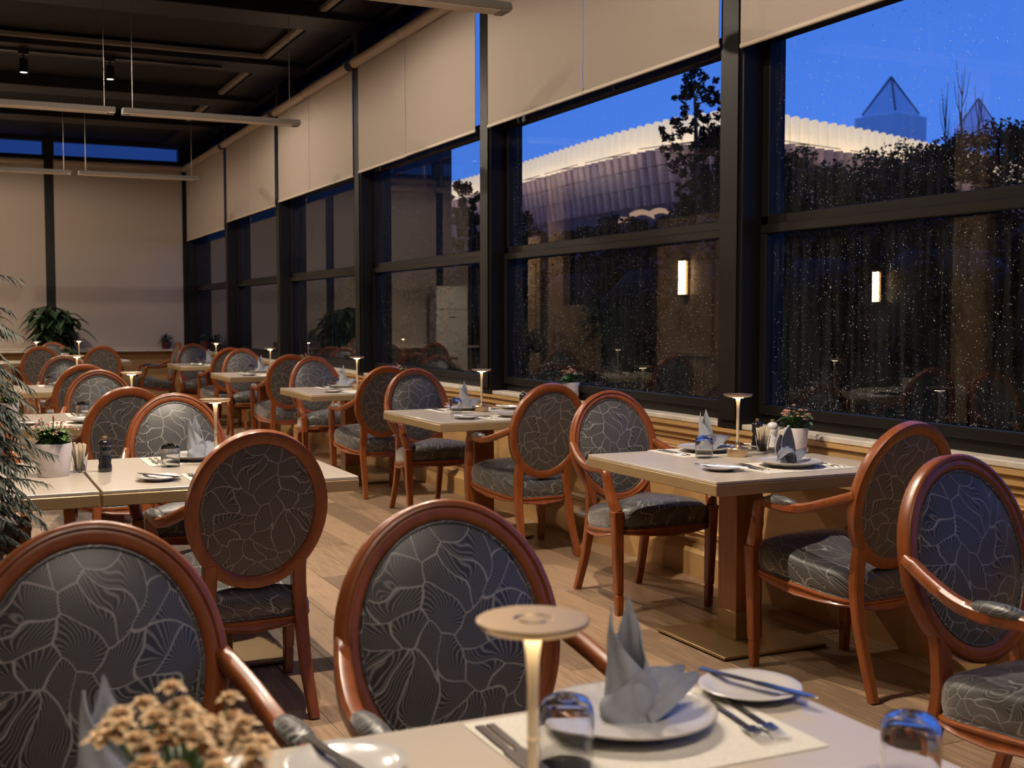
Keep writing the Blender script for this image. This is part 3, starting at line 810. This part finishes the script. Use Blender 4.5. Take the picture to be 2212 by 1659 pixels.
# aisle tables
setting('M1', 'far seat', .93, 5.09, -1, 'hood', 35)
setting('M1', 'near seat', 1.0, 4.50, 1, None, glass=False)
put('lamp', 'brass disc lamp standing behind the armchair at the nearest aisle table', .965, 4.88)
Maker(make_pot(17, 'petal_pink', .068, .125, 150, 26, .085, .10, lf=.62)).put('large white pot of green leaves on the nearest aisle table', (.345, 4.80, ZT), 2.0)
put('sticks', 'glass of paper sticks on the nearest aisle table', .445, 4.88)
put('black', 'black pepper mill on the nearest aisle table', .535, 4.85)
setting('M2', 'far seat', .85, 7.72, -1, 'hood', 30)
setting('M2', 'near seat', .72, 7.12, 1, None, glass=False, cut=False)
put('pot', 'white pot of pink flowers on the table left of the second aisle table', .30, 7.35, ZT, 20)
put('lamp', 'brass disc lamp on the second aisle table', .98, 7.44)
setting('M3', 'far seat', .9, 11.05, -1, 'hood', 0, cut=False)
put('lamp', 'brass disc lamp on the third aisle table', .98, 10.8)
setting('M4', 'right seat', 2.0, 17.1, 1, 'leaf', 0, glass=False, side=False, cut=False)
put('lamp', 'brass disc lamp on the right end wall table', 1.6, 17.3)
put('lamp', 'brass disc lamp on the left end wall table', 1.05, 17.1)
put('pot', 'white pot of pink flowers on the right end wall table', 1.40, 17.0, ZT, 70)
put('white', 'white salt mill on the end wall tables', 1.22, 16.95)
# foreground table
put('mat', 'large cream placemat on the foreground table', .885, 1.455, ZT, 180)
put('plate', 'large blurred dinner plate with brown rim on the foreground table', .89, 1.50, ZT + .0021, 180)
put('hood', 'large blurred grey napkin with a rolled tail on the foreground table', .895, 1.50, ZT + .0126, 0)
put('glass', 'large blurred upturned tumbler on the foreground table', .735, 1.40)
put('glass', 'blue-tinted upturned tumbler cut by the bottom edge of the picture', 1.10, 1.15)
put('side', 'blurred side plate at the right edge of the foreground table', 1.14, 1.545)
put('knife', 'butter knife with a blue glint across the right foreground side plate', 1.15, 1.54, ZT + .0172, 200)
put('knife', 'inner blurred knife on the foreground placemat', .70, 1.47, ZT + .0021, 178)
put('knife', 'outer blurred knife on the foreground placemat', .683, 1.47, ZT + .0021, 178)
put('fork', 'inner blurred fork on the foreground placemat', 1.045, 1.47, ZT + .0021, 170)
put('fork', 'outer blurred fork on the foreground placemat', 1.075, 1.47, ZT + .0021, 170)
put('lamp', 'large blurred brass disc lamp in the foreground', .575, 1.175)
put('side', 'blurred side plate left on the foreground table', .46, 1.50)
put('knife', 'butter knife across the left foreground side plate', .455, 1.50, ZT + .0172, 190)
put('plate', 'dinner plate hidden under the flowers in the lower left corner', .16, 1.43, ZT, 180)
put('hood', 'tall blurred grey napkin behind the flowers in the lower left corner', .16, 1.43, ZT + .0105, 40)
fp = Maker(make_pot(11, 'petal_cream', .05, .10, 40, 46, .078, .15, fs=1.45))
o = fp.put('blurred white pot of cream and peach blossoms in the lower left foreground', (.20, 1.19, ZT), .6)

# ------------------------------------------------------------------ ceiling fixtures
def light_bar(x0, x1, y, z, label):
    t = thing('pendant_light_bar', label, 'light fixture', ((x0 + x1) / 2, y, z), 0, 'unlit pendant light bars')
    h = (x1 - x0) / 2
    def sec(x): return [(x, -.075, .012), (x, -.060, 0), (x, .060, 0), (x, .075, .012), (x, .055, .045), (x, -.055, .045)]
    MB().loft([sec(-h), sec(h)]).obj('housing', 'alu', t, 20)
    MB().box(-h + .06, h - .06, -.055, .055, -.004, .0005, .0015).obj('diffuser', 'diffuser', t)
    for s in (-1, 1):
        MB().box(s * (h - .03) - .027, s * (h - .03) + .027, -.058, .058, -.006, .001, .002).obj('end_plate', 'alu', t)
        MB().tube([(s * (h - .08), 0, .04), (s * (h - .08), 0, 3.93 - z)], .003, 6).obj('suspension_wire', 'alu', t)
PB = [('nearest', 6.05), ('middle', 10.36), ('furthest', 15.0)]
for n, y in PB:
    light_bar(1.33 if n != 'furthest' else 1.42, 2.80, y, 3.0, '%s unlit pendant light bar, its window-side section' % n)
    light_bar(-.25 if n != 'furthest' else -.2, 1.27 if n != 'furthest' else 1.34, y, 3.0, '%s unlit pendant light bar, its aisle-side section' % n)

def make_spot():
    t = thing('track_spotlight', '', 'spotlight')
    MB().box(-.05, .05, -.018, .018, .10, .13, .004).obj('adapter', 'black_mill', t)
    MB().tube([(0, 0, .10), (0, 0, .05)], .008, 8).obj('stem', 'black_mill', t)
    MB().lathe([(.004, .06), (.036, .058), (.040, .05), (.040, -.075), (.036, -.075), (.034, -.055), (.004, -.05)], 24).obj('can', 'black_mill', t)
    MB().lathe([(.033, -.0735), (.002, -.0735)], 20, caps=False).obj('lens', 'spot_lens', t)
    return t
spots = Maker(make_spot, 'track spotlights')
TR = [(-.1, 4.0), (3.75, 4.0), (8.1, 8.35), (12.45, 12.7)]
LAMPS = []; FILL = []
for wv, sv in zip(SPOT_W, FILL_W):
    lamp = bpy.data.lights.new('spot_beam', 'SPOT'); lamp.energy = wv; lamp.color = SPOT_COL; lamp.spot_size = math.radians(116); lamp.spot_blend = .7; lamp.shadow_soft_size = .018; LAMPS.append(lamp)
    lamp = bpy.data.lights.new('spot_fill', 'SPOT'); lamp.energy = sv; lamp.color = SPOT_COL; lamp.spot_size = math.radians(180); lamp.spot_blend = .22; lamp.shadow_soft_size = .018; FILL.append(lamp)
ROWN = ['behind the camera', 'over the nearest window table', 'between the second and third window tables', 'over the fourth window table', 'near the end wall, added unseen']
COLN = ['window-side', 'middle', 'inner-wall']
for n, y in enumerate((-.35, 4.0, 8.35, 12.7, 17.0)):
    if n < 4:
        tr = tag(MB().box(-1.0, 2.62, y - .017, y + .017, 3.905, 3.93, .002).obj('light_track', 'black_mill'), 'black lighting track under the ceiling beam %s' % ROWN[n], 'track', 'lighting tracks')
    else:  # track and spotlight added out of view to light the end wall
        tag(MB().box(-1.0, .5, y - .017, y + .017, 3.905, 3.93, .002).obj('light_track', 'black_mill'), 'short black lighting track added unseen under the last ceiling beam', 'track', 'lighting tracks')
    for j, x in enumerate((1.52, .72, -.08)):
        if (n == 4 and j < 2) or (n in (2, 3) and j == 2): continue
        nm = {(3, 0): 'right of the two black track spotlights in view under the dark ceiling', (3, 1): 'left of the two black track spotlights in view under the dark ceiling'}.get((n, j), '%s black track spotlight on the ceiling beam %s' % (COLN[j], ROWN[n]))
        o = spots.put(nm, (x, y, 3.78))
        q = 3 if n == 0 else j if n < 4 else 0
        for nm_, ld in (('beam', LAMPS[q]), ('fill', FILL[q])):
            l = bpy.data.objects.new(nm_, ld); COL.objects.link(l); l.parent = o; l.location = (0, 0, -.09)

# ------------------------------------------------------------------ wall sconces (seen in the glass)
def make_sconce():
    t = thing('wall_sconce', '', 'wall lamp')
    MB().box(0, .03, -.07, .07, -.25, .25, .005).obj('back_plate', 'brass_base', t)
    for k in range(3):
        y = -.05 + .05 * k
        MB().tube([(.07, y, -.21), (.07, y, .21)], .018, 12).obj('glass_rod', 'sconce_glass', t)
    MB().box(.03, .10, -.075, .075, .21, .23, .004).box(.03, .10, -.075, .075, -.23, -.21, .004).obj('bracket', 'brass_base', t)
    return t
sco = Maker(make_sconce, 'wall sconces mirrored in the window')
sco.put('lit wall sconce mirrored at the right of the wide window', (XL + .032, 12.8, 1.83))
sco.put('lit wall sconce mirrored at the left edge of the wide window', (XL + .032, 17.72, 1.86))

o = sco.put('small dim wall sconce mirrored in the nearest window', (XL + .032, 9.34, 1.64)); o.scale = (.7, .6, .7)

# air conditioner mirrored in the glass
t = thing('air_conditioner', 'tall white floor-standing air conditioner mirrored in the window', 'air conditioner', (-.56, 19.25, 0))
MB().box(-.29, .29, -.17, .17, .02, 1.45, .015).obj('body', 'ac_white', t)
MB().box(-.29, .29, -.17, .17, 1.455, 1.86, .015).obj('grille_head', 'ac_white', t)
MB().box(-.28, .28, -.16, .16, 0, .02).obj('plinth', 'rubber', t)
MB().box(-.06, .06, -.174, -.169, 1.32, 1.335).obj('display', 'rubber', t)
# carved cabinet mirrored in the glass
t = thing('carved_cabinet', 'carved wooden cabinet with an arched crest mirrored in the window', 'cabinet', (XL + .25, 15.4, 0), 0)
MB().box(-.22, .2, -.42, .42, 0, 1.15, .01).obj('body', 'wood_panel', t)
def arch(dx0, dx1, r):
    n = 20; return [[(x, r * math.cos(PI * k / n), 1.15 + r * .85 * math.sin(PI * k / n)) for k in range(n + 1)] for x in (dx0, dx1)]
MB().loft(arch(-.2, .1, .42)).obj('arched_crest', 'wood_panel', t, 30)
b = MB()
for k in range(14):
    a = 2 * PI * k / 14; b.tube([(.21, .08 * math.cos(a), .85 + .08 * math.sin(a)), (.225, .22 * math.cos(a), .85 + .22 * math.sin(a))], .018, 6)
b.tube([(.205, .28 * math.cos(2 * PI * k / 24), .85 + .28 * math.sin(2 * PI * k / 24)) for k in range(24)], .022, 6, True)
b.obj('carved_rosette', 'wood_panel', t)

# ------------------------------------------------------------------ plants
def feathery_plant(label, loc, R, z0, z1, seed, nfr=70, m='leaf_fern', leaf=.05):
    r = random.Random(seed); t = thing('potted_tree', label, 'plant', loc)
    MB().lathe([(.13, 0), (.15, .02), (.19, .34), (.2, .36), (.185, .36), (.17, .32)], 28, caps=False).lathe([(.17, .325), (.002, .33)], 20, caps=False).obj('pot', 'pot_white', t)
    MB().tube([(0, 0, .3), (.02, .01, .6), (-.01, .02, z0 + .25), (.0, .0, z1 - .25)], lambda q: lerp(.022, .008, q), 8).obj('trunk', 'twig', t)
    tw = MB(); lv = MB()
    for k in range(nfr):
        a = r.uniform(0, 2 * PI); zb = lerp(z0 + .12, z1 - .1, r.random()); L = R * r.uniform(.65, 1.05) * (1.05 - .5 * abs((zb - z0) / (z1 - z0) - .4))
        e = r.uniform(.2, 1.15); P = []
        for i in range(7):
            q = i / 6; P.append(Vector((math.cos(a) * L * q, math.sin(a) * L * q, zb + e * L * q - .75 * L * q * q)))
        tw.tube(P, .0022, 4)
        for i in range(34):
            q = .18 + .82 * i / 33; j = min(5, int(q * 6)); p = P[j].lerp(P[j + 1], q * 6 - j); d = (P[j + 1] - P[j]).normalized()
            for s in (-1, 1):
                dd = d * .7 + d.cross(Vector((0, 0, 1))).normalized() * s * r.uniform(.5, .95) + Vector((0, 0, r.uniform(-.35, .25)))
                leaf_blade(lv, p, dd, leaf * r.uniform(.7, 1.2), leaf * .075, .35, 3)
    tw.obj('twigs', 'twig', t); tag(lv.obj('foliage', m, t, 80), kind='stuff')
    return t
feathery_plant('feathery dark green potted tree at the left edge of the picture', (-.17, 3.75, 0), .42, .52, 1.46, 5, 520, leaf=.038)
feathery_plant('leafy potted tree mirrored in the middle of the wide window', (-.62, 13.8, 0), .40, .95, 1.65, 6, 90)
feathery_plant('leafy potted tree mirrored at the left of the wide window', (-.55, 16.05, 0), .30, .70, 1.22, 8, 80)

def broad_plant(label, loc, h, seed, n, L, pot='pot_red', R=.14):
    r = random.Random(seed); t = thing('potted_plant', label, 'plant', loc)
    MB().lathe([(R * .7, 0), (R * .75, .01), (R, R * 1.5), (R * 1.03, R * 1.55), (R * .9, R * 1.55), (R * .88, R * 1.4)], 24, caps=False).lathe([(R * .88, R * 1.42), (.002, R * 1.45)], 20, caps=False).obj('pot', pot, t)
    sm = MB(); lv = MB()
    for k in range(n):
        a = r.uniform(0, 2 * PI); q = r.random(); x, y = math.cos(a) * L * .45 * q, math.sin(a) * L * .45 * q; z = R * 1.4 + h * r.uniform(.25, 1)
        sm.tube([(x * .1, y * .1, R * 1.4), (x * .6, y * .6, lerp(R * 1.4, z, .6)), (x, y, z)], .006, 5)
        for j in range(7):
            aa = a + j * 2.4; leaf_blade(lv, (x, y, z - .02 * j), (math.cos(aa), math.sin(aa), r.uniform(.1, .9)), L * r.uniform(.35, .6), L * .085, .8, 6)
    sm.obj('stems', 'twig', t); lv.obj('leaves', 'leaf_dark', t, 80)
broad_plant('large dark broad-leaved potted plant in front of the end wall column', (1.42, 18.95, 0), 1.18, 21, 60, .62, 'pot_red', .22)
broad_plant('small dark plant in a red pot on the end wall ledge near the corner', (3.10, YB - .225, .8302), .16, 22, 9, .17, 'pot_red', .075)
broad_plant('small plant in a red pot on the window sill in the far corner', (3.56, 18.6, .824), .16, 23, 8, .20, 'pot_red', .09)

# ------------------------------------------------------------------ outside
o = MB().box(XW + .3, 600, -60, 700, -.35, -.3).obj('ground_outside', 'asphalt'); o['kind'] = 'structure'
FWD = Vector((math.sin(math.radians(25.07)), math.cos(math.radians(25.07)), 0)); RGT = Vector((FWD.y, -FWD.x, 0))
def bearing(px, depth): return FWD * depth + RGT * ((px - 1106) / 2600 * depth)
# museum with a scalloped, lit crown
HB = 13.0
ctrl = [bearing(900, 112), bearing(1110, 92), bearing(1330, 76), bearing(1560, 68), bearing(1780, 72), bearing(2030, 82), bearing(2300, 98)]
path = catmull(ctrl, 24)
acc = [0]
for i in range(1, len(path)): acc.append(acc[-1] + (path[i] - path[i - 1]).length)
mus = thing('museum_building', 'museum with a lit scalloped crown behind the trees outside', 'building', tuple(path[72]) )
mus.location = (0, 0, -.3)
NMOD = int(acc[-1] / .92); wid = acc[-1] / NMOD
def at(s):
    for i in range(1, len(acc)):
        if acc[i] >= s - 1e-6:
            q = (s - acc[i - 1]) / (acc[i] - acc[i - 1]); return path[i - 1].lerp(path[i], q), (path[i] - path[i - 1]).normalized()
    return path[-1], (path[-1] - path[-2]).normalized()
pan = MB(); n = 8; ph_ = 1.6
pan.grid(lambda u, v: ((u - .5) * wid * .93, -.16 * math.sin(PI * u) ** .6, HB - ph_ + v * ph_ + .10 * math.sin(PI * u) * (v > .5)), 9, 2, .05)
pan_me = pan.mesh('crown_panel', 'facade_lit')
br = MB()
for z0, z1, w0, w1, d0, d1 in ((-2.55, -1.62, .27, .33, .66, .80), (-3.60, -2.60, .20, .25, .50, .64), (-4.75, -3.65, .08, .17, .32, .48)):
    br.loft([[(-w * wid, .6, HB + z), (-w * wid, -d * .55, HB + z), (-w * wid * .35, -d, HB + z), (w * wid * .55, -d * .8, HB + z), (w * wid, -d * .3, HB + z), (w * wid, .6, HB + z)] for w, d, z in ((w0, d0, z0), (w1, d1, z1))])
br_me = br.mesh('bracket_stack', 'facade_stone')
body = MB()
secs = []
for p in path:
    secs.append([(p.x * 1.006, p.y * 1.006, 0), (p.x * 1.006, p.y * 1.006, HB - .25), (p.x * 1.12, p.y * 1.12, HB - .25), (p.x * 1.12, p.y * 1.12, 0)])
body.loft(secs); body.obj('wall', 'facade_shade', mus)
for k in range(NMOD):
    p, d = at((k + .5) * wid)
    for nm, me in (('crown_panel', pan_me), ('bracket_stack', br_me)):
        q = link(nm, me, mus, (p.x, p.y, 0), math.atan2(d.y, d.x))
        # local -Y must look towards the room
        nrm = Vector((math.sin(q.rotation_euler[2]), -math.cos(q.rotation_euler[2])))
        if nrm.dot(Vector((-p.x, -p.y))) < 0: q.rotation_euler[2] += PI
# floodlights on short arms washing the crown and the brackets below it
fl_l = bpy.data.lights.new('crown_flood', 'AREA'); fl_l.shape = 'RECTANGLE'; fl_l.size = 5.5; fl_l.size_y = .12; fl_l.energy = 60; fl_l.color = (1, .72, .42)
nf = int(acc[-1] / 6.0)
for k in range(nf):
    p, d = at((k + .5) * acc[-1] / nf); nr = Vector((-p.x, -p.y, 0)).normalized()
    tng = Vector((d.x, d.y, 0)).normalized(); nr = (nr - tng * nr.dot(tng)).normalized()
    c = p + nr * 1.6 + Vector((0, 0, HB - 1.75))
    bx = MB()
    a = c - tng * 2.7; b_ = c + tng * 2.7
    bx.tube([a + nr * .06, b_ + nr * .06], .025, 6); bx.tube([c + nr * .06, p + Vector((0, 0, HB - 1.5))], .03, 5)
    bx.obj('flood_bar', 'steel_dark', mus)
    l = bpy.data.objects.new('flood', fl_l); COL.objects.link(l); l.parent = mus; l.location = c
    aim = (-nr * 1.0 + Vector((0, 0, -.9))).normalized()
    zz = -aim; xx = tng; yy = zz.cross(xx)
    l.rotation_euler = Matrix((xx, yy, zz)).transposed().to_euler()
# low lit awnings by its foot
for k, (px, py, dep) in enumerate(((1345, 492, 45), (1385, 476, 45), (1425, 472, 46))):
    p = bearing(px, dep); z = HC + (684 - py) / 2600 * dep
    t = thing('lit_awning', 'small warm lit canopy below the museum, %s of three' % ('left', 'middle', 'right')[k], 'awning', (p.x, p.y, -.3), math.radians(-25), 'lit canopies')
    MB().grid(lambda u, v: ((u - .5) * .9, (v - .5) * .5, z + .3 + .16 * math.sin(PI * u) + .22 * v), 9, 4, .03).obj('canopy', 'warm_lit', t, 60)
    MB().tube([(0, 0, 0), (0, 0, z + .35)], .04, 6).obj('post', 'steel_dark', t)

def tower(label, px, depth, half, z_eave, z_apex, sub):
    c = bearing(px, depth); t = thing('pyramid_tower', label, 'tower', (c.x, c.y, -.3), math.radians(12))
    MB().box(-half, half, -half, half, 0, z_eave, .3).obj('tower_block', 'tower_haze', t)
    k = sub
    MB().box(-half * k, half * k, -half * k, half * k, z_eave, z_eave + half * .12).obj('attic', 'tower_haze', t)
    z0 = z_eave + half * .12; q = half * k
    MB().add([(-q, -q, z0), (q, -q, z0), (q, q, z0), (-q, q, z0), (0, 0, z_apex)], [(0, 1, 4), (1, 2, 4), (2, 3, 4), (3, 0, 4), (3, 2, 1, 0)]).obj('pyramid_roof', 'tower_haze', t, 10)
    b = MB()
    for a in ((-q, -q), (q, -q), (q, q), (-q, q)): b.tube([(a[0], a[1], z0), (0, 0, z_apex + .5)], .35, 5)
    b.obj('roof_rib', 'facade_stone', t)
tower('larger hazy tower with a pyramid roof on the skyline', 1915, 420, 8.6, 70, 83.5, .78)
tower('smaller hazy pyramid roofed tower at the right of the skyline', 2102, 520, 7.0, 82, 94, .8)

def leafy(label, c, R, z0, z1, seed, n, leaf=.16, trunk=True, shape=1.0, name='tree', nc=40, core=False, cs=1.0):
    r = random.Random(seed); t = thing(name, label, 'tree', (c.x, c.y, -.3))
    MB().tube([(0, 0, 0), (.1, 0, z0 * .6), (0, .1, z0 + (z1 - z0) * .8)], lambda q: lerp(.10, .02, q), 7).obj('trunk', 'twig', t)
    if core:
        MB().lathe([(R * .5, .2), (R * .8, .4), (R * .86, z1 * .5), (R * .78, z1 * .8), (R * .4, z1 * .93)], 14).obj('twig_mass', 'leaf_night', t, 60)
    lv = MB(); cl = []
    for k in range(nc):
        z = r.random(); rr = R * (math.sin(PI * min(1, .12 + .82 * z)) ** shape) * r.random() ** (.5 if not core else .2); a = r.uniform(0, 2 * PI)
        cl.append((rr * math.cos(a), rr * math.sin(a), lerp(z0, z1, z), R * cs * r.uniform(.12, .24)))
    for k in range(n):
        x, y, z, s = r.choice(cl)
        d = Vector((r.gauss(0, 1), r.gauss(0, 1), r.gauss(0, 1))).normalized() * s * r.random() ** .4
        p = Vector((x, y, z)) + d; a = Vector((r.gauss(0, 1), r.gauss(0, 1), r.gauss(0, .6))).normalized(); b = a.cross(Vector((r.gauss(0, 1), r.gauss(0, 1), r.gauss(0, 1)))).normalized(); L = leaf * r.uniform(.6, 1.2)
        lv.add([p - a * L * .5, p + b * L * .28, p + a * L * .5, p - b * L * .28], [(0, 1, 2, 3)])
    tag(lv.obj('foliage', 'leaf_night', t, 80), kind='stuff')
# z of a sight line at pixel row py and given depth
def zrow(py, depth): return HC + (684 - py) / 2600 * depth + .3
RANK = ['leftmost', 'second from the left', 'third from the left', 'fourth from the left', 'fifth from the left', 'sixth from the left', 'seventh from the left', 'eighth from the left', 'ninth from the left', 'tenth from the left', 'eleventh from the left', 'rightmost']
leafy('slender tree standing before the museum crown, left of the brown column', bearing(1505, 17), .60, zrow(470, 17), zrow(155, 17), 31, 5200, .07, shape=.9, nc=170, cs=.5)
leafy('dense dark tree left of the brown column below the slender crown', bearing(1552, 19), 1.0, zrow(720, 19), zrow(300, 19), 32, 11000, .10, nc=110)
hx = [(1675, 345, 22, 1.1), (1795, 380, 20, 1.1), (1905, 350, 22, 1.2), (2020, 318, 24, 1.25), (2140, 292, 23, 1.3), (2265, 262, 22, 1.3)]
for k, (px, top, dep, R) in enumerate(hx):
    leafy('dark bushy tree outside the nearest window, %s' % (RANK[k] if k < 5 else 'rightmost'), bearing(px, dep), R, zrow(640, dep), zrow(top, dep), 40 + k, 12000, .105, name='bushy_tree', shape=.35, nc=150)
for k, px in enumerate((1120, 1230, 1345, 1450)):
    leafy('low dark shrub at the foot of the museum, %s of four' % (RANK[k] if k < 3 else 'rightmost'), bearing(px, 26 + 2 * (k % 2)), 1.0, zrow(720, 26), zrow(478 + 10 * (k % 2), 26), 60 + k, 6000, .13, name='shrub', shape=.4, nc=80)
for k, (px, top, dep) in enumerate(((992, 402, 30), (1025, 425, 28))):
    leafy('dark tree outside the third bay, %s of two' % ('left', 'right')[k], bearing(px, dep), .6, zrow(720, dep), zrow(top, dep), 70 + k, 5500, .12, shape=.5, nc=70)
# clipped hedge close to the lower panes
for k in range(12):
    c = Vector((6.15 + .12 * (k % 2), 19.0 - k * 1.28, 0))
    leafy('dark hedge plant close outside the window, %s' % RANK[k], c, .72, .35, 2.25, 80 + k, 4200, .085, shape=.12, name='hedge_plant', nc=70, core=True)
o = MB().box(3.74, 3.87, YR, YB + .4, 4.08, 4.2, .01).obj('ceiling_eave_added', 'steel_dark'); o['kind'] = 'structure'  # overhang added to hide most of the sky behind the clerestory panes
o = MB().box(3.70, 8.2, 20.05, 20.35, -.3, 7.5, .02).obj('wall_outside', 'steel_dark'); o['kind'] = 'structure'
# bare poplars
for k, (px, top) in enumerate(((2032, 215), (2066, 165), (2103, 225))):
    c = bearing(px, 60); r = random.Random(90 + k); t = thing('bare_poplar', 'thin bare poplar on the skyline, %s of three' % ('left', 'middle', 'right')[k], 'tree', (c.x, c.y, -.3))
    H = zrow(top, 60); MB().tube([(0, 0, 0), (.05, 0, H * .6), (0, 0, H)], lambda q: lerp(.14, .01, q), 6).obj('trunk', 'twig', t)
    b = MB()
    for j in range(16):
        z = lerp(H * .55, H * .92, j / 15); a = r.uniform(0, 6.28); L = r.uniform(.2, .45); b.tube([(0, 0, z), (L * .6 * math.cos(a), L * .6 * math.sin(a), z + .6), (L * math.cos(a), L * math.sin(a), z + 1.7)], lambda q: lerp(.03, .008, q), 4)
    b.obj('branches', 'twig', t)
